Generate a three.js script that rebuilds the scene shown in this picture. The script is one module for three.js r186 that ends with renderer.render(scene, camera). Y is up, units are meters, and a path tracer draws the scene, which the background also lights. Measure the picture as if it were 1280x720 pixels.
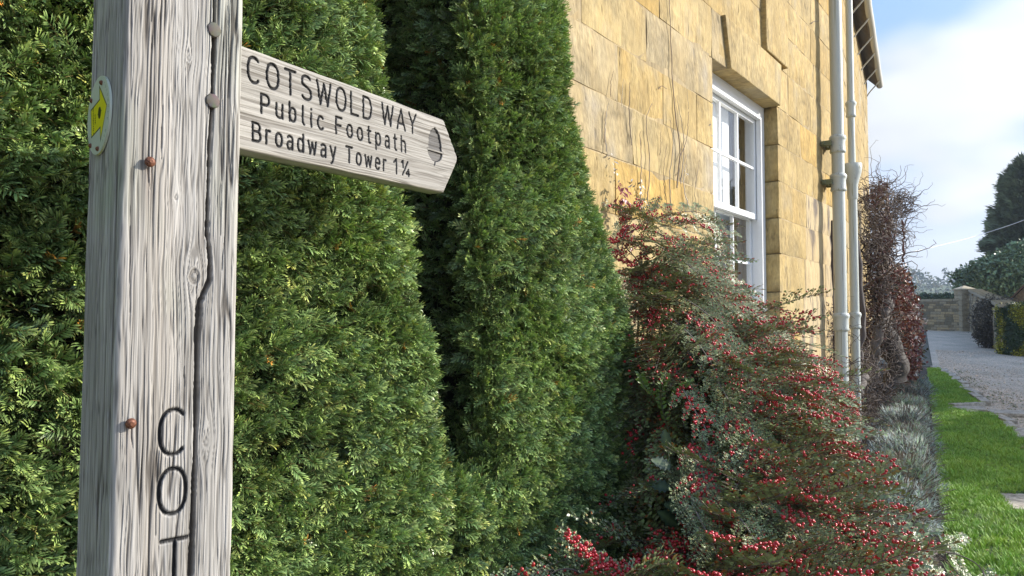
import * as THREE from 'three';
import { mergeGeometries } from 'three/addons/utils/BufferGeometryUtils.js';

// ---------- camera, sky, sun, exposure ----------
const scene = new THREE.Scene();
const FOCAL = 950, PITCH = Math.atan(41.5 / 950), EYE = 1.6;
const camera = new THREE.PerspectiveCamera(2 * Math.atan(360 / FOCAL) * 180 / Math.PI, 16 / 9, 0.05, 3000);
camera.position.set(0, EYE, 0); camera.rotation.x = PITCH;
const SUN_AZ = 82 * Math.PI / 180, SUN_EL = 24 * Math.PI / 180;
const sunDir = new THREE.Vector3(Math.sin(SUN_AZ) * Math.cos(SUN_EL), Math.sin(SUN_EL), -Math.cos(SUN_AZ) * Math.cos(SUN_EL));
const sun = new THREE.DirectionalLight(new THREE.Color().setRGB(1, .94, .84), 4.5);
sun.position.copy(sunDir).multiplyScalar(60); sun.target.position.set(0, 0, 0); sun.castShadow = true;
Object.assign(sun.shadow.camera, { left: -30, right: 30, top: 30, bottom: -30, near: 1, far: 150 }); sun.shadow.mapSize.set(2048, 2048);
sun.shadow.radius = 1.2;
scene.add(sun, sun.target);
const renderer = new THREE.WebGLRenderer();
renderer.shadowMap.enabled = true;
renderer.toneMapping = THREE.LinearToneMapping; renderer.toneMappingExposure = 1.6;

// ---------- random numbers and noise ----------
function rng(seed) { let a = seed >>> 0; return () => { a = (a + 0x6D2B79F5) >>> 0; let t = Math.imul(a ^ (a >>> 15), 1 | a); t = (t + Math.imul(t ^ (t >>> 7), 61 | t)) ^ t; return ((t ^ (t >>> 14)) >>> 0) / 4294967296; }; }
function h2(i, j) { let n = Math.imul(i, 374761393) ^ Math.imul(j, 668265263); n = Math.imul(n ^ (n >>> 13), 1274126177); return ((n ^ (n >>> 16)) >>> 0) / 2147483648 - 1; }
function n2(x, y) {
  const i = Math.floor(x), j = Math.floor(y), f = x - i, g = y - j, u = f * f * (3 - 2 * f), v = g * g * (3 - 2 * g);
  const a = h2(i, j), b = h2(i + 1, j), c = h2(i, j + 1), d = h2(i + 1, j + 1);
  return a + (b - a) * u + (c - a) * v + (a - b - c + d) * u * v;
}
const fbm = (x, y, o = 4) => { let s = 0, a = .5; for (let k = 0; k < o; k++) { s += a * n2(x, y); x = x * 2.03 + 17.3; y = y * 2.03 + 9.1; a *= .5; } return s; };
const n3 = (x, y, z) => .5 * (n2(x + z * 1.7, y - z * .6) + n2(y * 1.1 + 31.7, z + x * .35));
const clamp = (x, a = 0, b = 1) => Math.min(b, Math.max(a, x));
const ss = (a, b, x) => { const t = clamp((x - a) / (b - a)); return t * t * (3 - 2 * t); };
const lerp = (a, b, t) => a + (b - a) * t;
const V = (x, y, z) => new THREE.Vector3(x, y, z);

// the sky: thin bright cloud over pale blue, brighter towards the sun
{
  const W = 1024, H = 512, d = new Float32Array(W * H * 4);
  for (let j = 0; j < H; j++) for (let i = 0; i < W; i++) {
    const el = ((j + .5) / H - .5) * Math.PI, az = ((i + .5) / W - .5) * 2 * Math.PI;   // u = atan2(z, x)
    const x = Math.cos(el) * Math.cos(az), y = Math.sin(el), z = Math.cos(el) * Math.sin(az);
    const k = 4 * (j * W + i);
    const up = clamp(y), hz = Math.exp(-up * 7.5);
    let r = lerp(.075, .48, hz), g = lerp(.235, .58, hz), b = lerp(.56, .70, hz);
    const q = 1 / (up + .22);
    let c = fbm(x * q * 1.5 + 50.4, z * q * 1.5 + 9.0, 6) + .35 * fbm(x * q * .5 + 1.3, z * q * .5 + 4.4, 3);
    c = ss(-.18, .42, c) * ss(0, .10, up + .04);
    const cl = .49 + .15 * fbm(x * q * 3, z * q * 3, 5);
    c = Math.max(c * .95, Math.min(.9, 1.1 * Math.exp(-up * 6)));
    r = lerp(r, cl * .93, c); g = lerp(g, cl * .985, c); b = lerp(b, cl * 1.05, c);
    const s = clamp(x * sunDir.x + y * sunDir.y + z * sunDir.z, -1), an = Math.acos(s);
    const gl = 4.2 * Math.exp(-an / .20) + .2 * Math.exp(-an / .6);
    const m = 1.12;
    d[k] = (r + gl) * m; d[k + 1] = (g + gl * .95) * m; d[k + 2] = (b + gl * .86) * m; d[k + 3] = 1;
  }
  const t = new THREE.DataTexture(d, W, H, THREE.RGBAFormat, THREE.FloatType);
  t.mapping = THREE.EquirectangularReflectionMapping; t.magFilter = t.minFilter = THREE.LinearFilter; t.needsUpdate = true;
  scene.background = t; scene.environment = t; 
}
scene.fog = new THREE.FogExp2(new THREE.Color().setRGB(.72, .82, .95), .0008);

// ---------- building helpers ----------
const used = new Map();
function numbered(n) { const k = used.get(n) || 0; used.set(n, k + 1); return k ? n + '_' + String(k).padStart(3, '0') : n; }
function tag(o, label, category, group) { o.userData.label = label; o.userData.category = category; if (group) o.userData.group = group; return o; }
function thing(name, label, category, pos = [0, 0, 0], turn = 0, group) { const o = new THREE.Group(); o.name = numbered(name); o.position.set(...pos); o.rotation.y = turn; scene.add(o); return tag(o, label, category, group); }
function mesh(name, geo, mat, parent) { const m = new THREE.Mesh(geo, mat); m.name = numbered(name); m.castShadow = m.receiveShadow = true; (parent || scene).add(m); return m; }
function struct(name, geo, mat) { const m = mesh(name, geo, mat); m.userData.kind = 'structure'; return m; }
function stuff(o) { o.userData.kind = 'stuff'; return o; }
const lin = (r, g, b) => new THREE.Color().setRGB(r, g, b);
const std = (r, g, b, rough = .85, o = {}) => new THREE.MeshStandardMaterial({ color: lin(r, g, b), roughness: rough, side: THREE.DoubleSide, ...o });
// where the line of sight through a pixel of the 1280 x 720 photograph is at horizontal depth d
const cp = Math.cos(PITCH), sp = Math.sin(PITCH);
function ray(px, py) { const x = (px - 640) / FOCAL, y = -(py - 360) / FOCAL; return V(x, y * cp + sp, y * sp - cp); }
function at(px, py, d) { const r = ray(px, py); return r.multiplyScalar(d / -r.z).add(V(0, EYE, 0)); }
function onPlane(px, py, inv) { // point where the sight line meets z = 0 of a frame given by its inverse matrix
  const o = V(0, EYE, 0).applyMatrix4(inv), p = at(px, py, 1).applyMatrix4(inv), k = o.z / (o.z - p.z); return V(lerp(o.x, p.x, k), lerp(o.y, p.y, k), 0);
}
class MB { // collects triangles
  constructor() { this.p = []; this.c = []; this.u = []; this.i = []; this.n = 0; }
  v(x, y, z, c, u = 0, w = 0) { this.p.push(x, y, z); if (c) this.c.push(c[0], c[1], c[2]); this.u.push(u, w); return this.n++; }
  t(a, b, c) { this.i.push(a, b, c); }
  q(a, b, c, d) { this.i.push(a, b, c, a, c, d); }
  geo(normals = true) {
    const g = new THREE.BufferGeometry(); g.setAttribute('position', new THREE.Float32BufferAttribute(this.p, 3)); g.setAttribute('uv', new THREE.Float32BufferAttribute(this.u, 2));
    if (this.c.length) g.setAttribute('color', new THREE.Float32BufferAttribute(this.c, 3));
    g.setIndex(this.i); if (normals) g.computeVertexNormals(); return g;
  }
  tube(pts, rad, sides = 6, c) { // pts Vector3[], rad number or function of 0..1
    let pn = V(.31, .77, .55); const rows = [];
    for (let k = 0; k < pts.length; k++) {
      const d = pts[Math.min(k + 1, pts.length - 1)].clone().sub(pts[Math.max(k - 1, 0)]).normalize();
      const a = pn.clone().addScaledVector(d, -pn.dot(d)); if (a.lengthSq() < 1e-6) a.set(d.y, d.z, d.x); a.normalize(); pn = a; const b = d.clone().cross(a);
      const row = [];
      for (let s = 0; s < sides; s++) { const t = s / sides * 2 * Math.PI, r = typeof rad === 'function' ? rad(k / (pts.length - 1), t) : rad, e = a.clone().multiplyScalar(Math.cos(t) * r).addScaledVector(b, Math.sin(t) * r).add(pts[k]); row.push(this.v(e.x, e.y, e.z, c, s / sides, k * .1)); }
      rows.push(row);
    }
    for (let k = 0; k + 1 < rows.length; k++) for (let s = 0; s < sides; s++) { const n = (s + 1) % sides; this.q(rows[k][s], rows[k][n], rows[k + 1][n], rows[k + 1][s]); }
    return this;
  }
}
function spline(pts, n) { return new THREE.CatmullRomCurve3(pts, false, 'centripetal').getPoints(n); }
function boxG(w, h, d, x = 0, y = 0, z = 0) { const g = new THREE.BoxGeometry(w, h, d); g.translate(x, y, z); return g; }
function instanced(name, geo, mat, list, parent) { // list of {m, c}
  const im = new THREE.InstancedMesh(geo, mat, list.length); im.name = numbered(name); im.castShadow = im.receiveShadow = true;
  list.forEach((e, k) => { im.setMatrixAt(k, e.m); if (e.c) im.setColorAt(k, e.c); });
  (parent || scene).add(im); return stuff(im);
}
const _x = V(), _y = V(), _z = V();
function frame(pos, xdir, ydir, sx, sy = sx, sz = sx) { // x along xdir, y as near ydir as it can be
  _x.copy(xdir).normalize(); _z.copy(_x).cross(ydir); if (_z.lengthSq() < 1e-8) _z.set(-_x.y, _x.z, _x.x).cross(_x); _z.normalize(); _y.copy(_z).cross(_x);
  return new THREE.Matrix4().makeBasis(_x.clone().multiplyScalar(sx), _y.clone().multiplyScalar(sy), _z.clone().multiplyScalar(sz)).setPosition(pos);
}
function dataTex(w, h, fn, srgb, repeat = true) {
  const d = new Uint8Array(w * h * 4);
  for (let j = 0; j < h; j++) for (let i = 0; i < w; i++) { const c = fn(i / w, j / h); const k = 4 * (j * w + i); for (let e = 0; e < 3; e++) d[k + e] = clamp(c[e]) * 255; d[k + 3] = 255; }
  const t = new THREE.DataTexture(d, w, h); if (srgb) t.colorSpace = THREE.SRGBColorSpace; t.magFilter = t.minFilter = THREE.LinearFilter;
  if (repeat) t.wrapS = t.wrapT = THREE.RepeatWrapping; t.needsUpdate = true; return t;
}
// noise that repeats after one unit
function tile(x, y, sx, sy, fn) { const a = fn(x * sx, y * sy), b = fn((x - 1) * sx, y * sy), c = fn(x * sx, (y - 1) * sy), d = fn((x - 1) * sx, (y - 1) * sy), u = ss(.75, 1, x), v = ss(.75, 1, y); return lerp(lerp(a, b, u), lerp(c, d, u), v); }
const poly = pts => new THREE.Shape(pts.map(p => new THREE.Vector2(p[0], p[1])));
const rvec = R => { const z = R() * 2 - 1, a = R() * 6.2832, s = Math.sqrt(1 - z * z); return V(s * Math.cos(a), z, s * Math.sin(a)); };

// ---------- ground ----------
const rise = d => d < 3 ? 0 : d < 14 ? .045 * (d - 3) : d < 35 ? .495 + .033 * (d - 14) : 1.188 + .012 * (Math.min(d, 80) - 35);
const groundY = (x, z) => rise(-z);
function sheet(points, lift, res, uvScale = 1) { // points(a, b) -> [x, z], a and b in 0..1
  const m = new MB(), [na, nb] = res;
  for (let j = 0; j <= nb; j++) for (let i = 0; i <= na; i++) { const [x, z] = points(i / na, j / nb); m.v(x, groundY(x, z) + (typeof lift === 'function' ? lift(x, z, i / na, j / nb) : lift), z, null, x * uvScale, z * uvScale); }
  for (let j = 0; j < nb; j++) for (let i = 0; i < na; i++) { const k = j * (na + 1) + i; m.q(k, k + 1, k + na + 2, k + na + 1); }
  return m.geo();
}
const earthTex = dataTex(512, 512, (x, y) => { const a = tile(x, y, 24, 24, (p, q) => fbm(p, q, 5)), b = tile(x, y, 90, 90, n2); const v = .75 + .5 * a + .18 * b; return [v, v * .97, v * .92]; });
const gravelTex = dataTex(1024, 1024, (x, y) => {
  const a = tile(x, y, 6, 6, (p, q) => fbm(p, q, 4)), b = tile(x, y, 70, 70, n2), c = tile(x, y, 160, 160, n2), e = tile(x, y, 240, 240, n2);
  const v = .70 + .22 * a + .12 * b + .20 * c + .14 * e; return [v * (1 + .05 * a), v, v * (.97 - .05 * b)];
});
const gravelBump = dataTex(1024, 1024, (x, y) => { const v = .5 + .25 * tile(x, y, 80, 80, n2) + .25 * tile(x, y, 170, 170, n2); return [v, v, v]; });
const M = {
  ground: std(.13, .12, .085, 1, { map: earthTex }),
  gravel: std(.74, .60, .46, .95, { map: gravelTex, bumpMap: gravelBump, bumpScale: .012 }),
  soil: std(.075, .058, .042, 1, { map: earthTex, bumpMap: earthTex, bumpScale: .03 }),
  turf: std(.08, .14, .03, 1, { map: earthTex }),
  flag: std(.52, .47, .39, .9, { map: earthTex, bumpMap: earthTex, bumpScale: .004 }),
};
struct('ground', sheet((a, b) => { const f = t => Math.sign(t) * Math.pow(Math.abs(t), 2.6); return [f(a * 2 - 1) * 900, 40 - Math.pow(b, 2.4) * 1600]; }, -.02, [60, 90], .35), M.ground);
// strip frame along the lawn's left edge: q metres along it, w metres to its right
const LP = (q, w) => [2.64 + .473 * q + .881 * w, -(4.56 + .881 * q - .473 * w)];
struct('gravel_road', sheet((a, b) => { const q = lerp(-9, 55, Math.pow(b, 1.3)); return LP(q, lerp(.05, 14, a)); }, (x, z) => .003 + .012 * fbm(x * .8, z * .8, 3), [40, 120], .45), M.gravel);
struct('soil_bed', sheet((a, b) => { const q = lerp(-8, 14, b); return LP(q, lerp(-4.2, .12, a)); }, (x, z) => .012 + .03 * Math.max(0, fbm(x * 5, z * 5, 3)), [70, 220], .9), M.soil);

// ---------- lawn ----------
const lawnW = q => q < 1.55 ? 1.9 : q < 2.35 ? .34 : q < 6.9 ? lerp(.95, .60, (q - 2.35) / 4.55) : q < 7.5 ? .13 : q < 13.2 ? lerp(.52, .12, Math.pow((q - 7.5) / 5.7, 1.2)) : 0;
function lawnEdge(q) { let s = 0; for (let k = -2; k <= 2; k++) s += lawnW(q + k * .05); return s / 5 + .02 * n2(q * 6, 4) + .025 * n2(q * 15, 9); }
struct('lawn', sheet((a, b) => { const q = lerp(-5, 13.1, b); return LP(q, lerp(-.03 + .03 * n2(q * 5, 1), lawnEdge(q), a)); }, (x, z, a) => .035 * Math.min(1, Math.min(a, 1 - a) * 12) + .006 + .012 * fbm(x * 3, z * 3, 3), [24, 260], 1.4), M.turf);
{
  const R = rng(71), m = new MB();
  for (let k = 0; k < 9; k++) {
    const a = R() * 6.28, r = R() * .018, h = .028 + R() * .026, b = R() * 6.28, l = .006 + R() * .022, w = .0017;
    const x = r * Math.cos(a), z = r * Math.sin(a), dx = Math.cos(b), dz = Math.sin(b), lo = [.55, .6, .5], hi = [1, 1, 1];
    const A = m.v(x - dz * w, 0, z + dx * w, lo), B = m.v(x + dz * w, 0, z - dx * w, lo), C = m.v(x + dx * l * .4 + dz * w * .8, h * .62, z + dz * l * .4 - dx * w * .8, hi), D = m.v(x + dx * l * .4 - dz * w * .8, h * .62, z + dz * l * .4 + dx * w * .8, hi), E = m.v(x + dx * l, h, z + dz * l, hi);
    m.q(A, B, C, D); m.t(D, C, E);
  }
  const list = [];
  for (let k = 0; k < 42000; k++) {
    const q = lerp(-1.6, 13.1, Math.pow(R(), 1.25)), we = lawnEdge(q), w = -.05 + R() * (we + .09); if (R() > we / 1.1 + .12) continue;
    const [x, z] = LP(q, w), s = (.75 + .8 * R()) * (1 + .35 * n2(x * 3, z * 3)), y = n2(x * 2.2, z * 2.2) * .5 + n2(x * 9, z * 9) * .35;
    list.push({ m: frame(V(x, groundY(x, z) + .03, z), V(Math.cos(k), 0, Math.sin(k)), V(.7 * (R() - .5), 1, .7 * (R() - .5)), s * 1.0, s * (.5 + .4 * R()), s * 1.0), c: lin(.25 + .09 * y + .06 * R(), .42 + .08 * y + .07 * R(), .05 + .02 * R()) });
  }
  for (let k = 0; k < 900; k++) { // thin weeds in the edge of the gravel
    const q = lerp(1, 13.5, R()), w = lawnEdge(q) + .12 + Math.abs(R() + R() - 1) * .9; if (n2(q * 1.3, w * 3) < .05) continue;
    const [x, z] = LP(q, w); list.push({ m: frame(V(x, groundY(x, z) + .006, z), V(Math.cos(k), 0, Math.sin(k)), V(0, 1, 0), .9, .45, .9), c: lin(.11, .17, .03) });
  }
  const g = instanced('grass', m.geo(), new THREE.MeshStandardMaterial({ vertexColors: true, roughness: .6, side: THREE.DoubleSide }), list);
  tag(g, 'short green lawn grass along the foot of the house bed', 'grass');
}
// flagstones and edging stones
function slab(w, h, d, seed, cut = .012) {
  const R = rng(seed), sh = new THREE.Shape(), P = []; for (const [x, y] of [[-1, -1], [1, -1], [1, 1], [-1, 1]]) P.push([x * w / 2 * (1 - .06 * R()), y * d / 2 * (1 - .06 * R())]);
  for (let k = 0; k < 4; k++) { const a = P[k], b = P[(k + 1) % 4]; for (let e = 0; e < 5; e++) { const t = e / 5, x = lerp(a[0], b[0], t) + .012 * (R() - .5), y = lerp(a[1], b[1], t) + .012 * (R() - .5); k + e ? sh.lineTo(x, y) : sh.moveTo(x, y); } }
  const g = new THREE.ExtrudeGeometry(sh, { depth: h - cut, bevelEnabled: true, bevelSize: cut, bevelThickness: cut / 2, bevelSegments: 2 }); g.rotateX(-Math.PI / 2); return g;
}
for (const [q, w, a, b, s, label] of [[1.98, .75, .78, .62, 3, 'nearest pale flagstone let into the lawn'], [2.05, 1.52, .7, .6, 4, 'pale flagstone on the road side of the nearest lawn flagstone'], [7.2, .36, .46, .42, 5, 'narrow flagstone crossing the far end of the lawn'], [7.05, .88, .5, .46, 6, 'flagstone between the narrow crossing slab and the gravel']]) {
  const [x, z] = LP(q, w), o = mesh('flagstone', slab(a, .05, b, s), M.flag); o.position.set(x, groundY(x, z) + .004, z); o.rotation.y = 61.8 * Math.PI / 180 - Math.PI / 2 + .05 * (s - 4.5); tag(o, label, 'paving stone');
}
{
  const R = rng(5); let q = 2.5;
  while (q < 13) {
    const l = .42 + .3 * R(), w = lawnEdge(q + l / 2) + .10, [x, z] = LP(q + l / 2, w), [x2, z2] = LP(q + l / 2 + .2, lawnEdge(q + l / 2 + .2) + .1), o = mesh('edging_stone', slab(l - .02, .07 + .02 * R(), .11, 20 + q * 10 | 0), M.flag);
    o.position.set(x, groundY(x, z) - .015 + .01 * R(), z); o.rotation.y = Math.atan2(-(z2 - z), x2 - x); o.rotation.z = rise(8) * .1 + .03 * (R() - .5);
    tag(o, 'weathered edging stone in the line between lawn and gravel road', 'edging stone', 'edging stones between lawn and gravel'); q += l + .02;
  }
}
{
  const R = rng(9), list = [], g = new THREE.IcosahedronGeometry(1, 0);
  for (let k = 0; k < 16000; k++) {
    const q = lerp(0, 20, Math.pow(R(), 1.2)), w0 = lawnEdge(q) + .2, w = w0 + R() * R() * 6, [x, z] = LP(q, w), s = .005 + .011 * R() * R() + (R() < .02 ? .012 : 0), v = .5 + .6 * R();
    list.push({ m: frame(V(x, groundY(x, z) + .006, z), rvec(R), rvec(R), s * 1.3, s * .8, s), c: lin(.74 * v, .60 * v, .46 * v) });
  }
  tag(instanced('gravel', g, std(1, 1, 1, .9), list), 'loose pale gravel stones scattered on the road', 'gravel');
}

// ---------- the oak fingerpost ----------
// routed lettering: every glyph is a set of strokes in units of the capital height
const E = (cx, cy, rx, ry, a0, a1, n = 14, p = .86) => { const o = []; for (let k = 0; k <= n; k++) { const a = (a0 + (a1 - a0) * k / n) * Math.PI / 180, c = Math.cos(a), s = Math.sin(a); o.push([cx + rx * Math.sign(c) * Math.pow(Math.abs(c), p), cy + ry * Math.sign(s) * Math.pow(Math.abs(s), p)]); } return o; };
const bowl = (x, y0, y1, w) => [[x, y0], ...E(x + w * .45, (y0 + y1) / 2, w * .55, (y1 - y0) / 2, -90, 90, 10), [x, y1]];
const XH = .74;
const GL = {
  C: [.60, [E(.30, .5, .30, .5, 48, 312, 24)]], O: [.62, [E(.31, .5, .31, .5, 0, 360, 30)]], T: [.58, [[[0, 1], [.58, 1]], [[.29, 1], [.29, 0]]]],
  S: [.56, [[...E(.28, .745, .26, .255, 35, 200, 14), ...E(.28, .25, .28, .25, 70, -150, 16)]]], W: [.86, [[[0, 1], [.2, 0], [.43, .92], [.66, 0], [.86, 1]]]], L: [.5, [[[0, 1], [0, 0], [.5, 0]]]],
  D: [.58, [[[0, 0], [0, 1], [.25, 1], ...E(.25, .5, .33, .5, 90, -90, 16), [0, 0]]]], A: [.66, [[[0, 0], [.33, 1], [.66, 0]], [[.1, .3], [.56, .3]]]], Y: [.6, [[[0, 1], [.3, .46], [.6, 1]], [[.3, .46], [.3, 0]]]],
  P: [.54, [[[0, 0], [0, 1], [.24, 1], ...E(.26, .73, .28, .27, 90, -90, 12), [0, .46]]]], F: [.5, [[[0, 0], [0, 1], [.5, 1]], [[0, .53], [.42, .53]]]],
  B: [.56, [[[0, 0], [0, 1], [.24, 1], ...E(.26, .765, .25, .235, 90, -90, 10), [0, .53]], [[.24, .53], ...E(.28, .265, .28, .265, 90, -90, 10), [0, 0]]]],
  u: [.44, [[[0, XH], [0, .22], ...E(.22, .22, .22, .22, 180, 360, 10), [.44, XH]], [[.44, .3], [.44, 0]]]], b: [.46, [[[0, 1.02], [0, 0]], E(.24, XH / 2, .22, XH / 2, 0, 360, 18)]], l: [.14, [[[.03, 1.02], [.03, .1], [.12, 0]]]],
  i: [.06, [[[.03, XH], [.03, 0]], [[.03, .98], [.03, 1.0]]]], c: [.42, [E(.23, XH / 2, .23, XH / 2, 45, 315, 16)]], o: [.46, [E(.23, XH / 2, .23, XH / 2, 0, 360, 20)]],
  t: [.32, [[[.12, .98], [.12, .14], ...E(.24, .12, .12, .12, 180, 280, 5)], [[0, XH], [.3, XH]]]], p: [.46, [[[0, XH], [0, -.3]], E(.24, XH / 2, .22, XH / 2, 0, 360, 18)]],
  a: [.42, [[[.04, XH * .9], ...E(.21, XH - .19, .2, .19, 110, 0, 8), [.41, 0]], [[.41, .42], [.2, .42], ...E(.2, .21, .19, .21, 90, 270, 10), [.41, .14]]]],
  h: [.44, [[[0, 1.02], [0, 0]], [[0, .45], ...E(.22, XH - .22, .22, .22, 180, 0, 10), [.44, 0]]]], r: [.3, [[[0, XH], [0, 0]], [[0, .42], ...E(.2, XH - .24, .19, .24, 180, 70, 8)]]],
  d: [.46, [[[.45, 1.02], [.45, 0]], E(.22, XH / 2, .22, XH / 2, 0, 360, 18)]], w: [.66, [[[0, XH], [.15, 0], [.33, XH * .92], [.51, 0], [.66, XH]]]], y: [.46, [[[0, XH], [.24, .04]], [[.46, XH], [.2, -.2], [.08, -.3]]]],
  e: [.44, [[[.02, .4], [.44, .4], ...E(.23, XH / 2, .22, XH / 2, 5, 315, 18)]]], 1: [.2, [[[0, .76], [.18, 1], [.18, 0]]]],
  '¼': [.6, [[[0, .9], [.1, 1.02], [.1, .55]], [[.06, .02], [.46, 1]], [[.5, .45], [.34, .14], [.6, .14]], [[.53, .3], [.53, 0]]]],
};
// text set between x0 and x1 on a baseline y, capital height h -> segments [x0,y0,x1,y1,halfwidth]
function setText(txt, spans, y, h, hw) { // spans: for every word [x0, x1]
  const out = [];
  txt.split(' ').forEach((word, k) => {
    const [x0, x1] = spans[k], gl = [...word].map(c => GL[c]), sum = gl.reduce((s, g) => s + g[0], 0), f = (x1 - x0) / h, gap = gl.length > 1 ? Math.max(.08, Math.min(.6, (f - sum) / (gl.length - 1))) : 0;
    const sx = gl.length > 1 ? (f - gap * (gl.length - 1)) / sum : 1; let x = 0;
    for (const [w, strokes] of gl) { for (const s of strokes) for (let e = 0; e + 1 < s.length; e++) out.push([x0 + (x + s[e][0] * sx) * h, y + s[e][1] * h, x0 + (x + s[e + 1][0] * sx) * h, y + s[e + 1][1] * h, hw]); x += w * sx + gap; }
  });
  return out;
}
function segDist(x, y, s) { const dx = s[2] - s[0], dy = s[3] - s[1], t = clamp(((x - s[0]) * dx + (y - s[1]) * dy) / (dx * dx + dy * dy + 1e-12)); return Math.hypot(x - s[0] - t * dx, y - s[1] - t * dy); }
// a field of strokes with a coarse grid over it
function strokeField(segs, cell = .006, reach = .004) {
  const map = new Map(); for (const s of segs) { const x0 = Math.floor((Math.min(s[0], s[2]) - reach) / cell), x1 = Math.floor((Math.max(s[0], s[2]) + reach) / cell), y0 = Math.floor((Math.min(s[1], s[3]) - reach) / cell), y1 = Math.floor((Math.max(s[1], s[3]) + reach) / cell); for (let i = x0; i <= x1; i++) for (let j = y0; j <= y1; j++) { const k = i * 4096 + j; map.has(k) ? map.get(k).push(s) : map.set(k, [s]); } }
  return (x, y) => { const l = map.get(Math.floor(x / cell) * 4096 + Math.floor(y / cell)); let best = 1; if (l) for (const s of l) best = Math.min(best, segDist(x, y, s) - s[4]); return best; }; // < 0 inside the groove
}
// weathered oak: u across the grain, v along it, in metres -> [height, furrow 0..1, tone]
function oak(u, v, sd, k = 1) {
  const m = u + .004 * fbm(v * 2.4 + sd, u * 7 + sd, 3) + .0009 * n2(v * 24 + sd, u * 70);
  const r1 = 1 - Math.abs(n2(m * 240 * k + sd, v * 5.5 + sd)), r2 = 1 - Math.abs(n2(m * 520 * k - sd, v * 11 + 3)), r3 = n2(m * 1100 * k + 7, v * 26 + sd), mk = .5 + .5 * n2(m * 40 + sd, v * 3.1);
  const f1 = ss(.74, 1, r1) * ss(.22, .7, mk), f2 = ss(.66, 1, r2), chip = ss(.35, .8, n2(m * 60, v * 6 + sd));
  return [-.0014 * f1 - .00065 * f2 + .00034 * r3 + .0006 * n2(m * 45 + sd, v * 2.5) - .0004 * chip, Math.min(1, f1 + .62 * f2), .5 + .32 * fbm(m * 24 + sd, v * 3.1, 3) + .26 * r3 + .28 * n2(m * 480 * k, v * 10 + sd)];
}
const woodMat = new THREE.MeshStandardMaterial({ vertexColors: true, roughness: .88, side: THREE.DoubleSide });
const CRACK_WIDENS = 1.69;
const POST_W = .138, POST_D = .138, POST_TOP = 2.14;
const fp = thing('fingerpost', 'grey weathered oak signpost with a carved finger board and large carved letters down its shaft', 'signpost', [-.4475, 0, -.843], 43 * Math.PI / 180);
fp.quaternion.premultiply(new THREE.Quaternion().setFromAxisAngle(V(0, 0, 1), -.0055)); fp.updateMatrixWorld(true);
const fpInv = fp.matrixWorld.clone().invert(), onPost = (px, py) => { const p = onPlane(px, py, fpInv); return [p.x, p.y]; };
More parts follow.
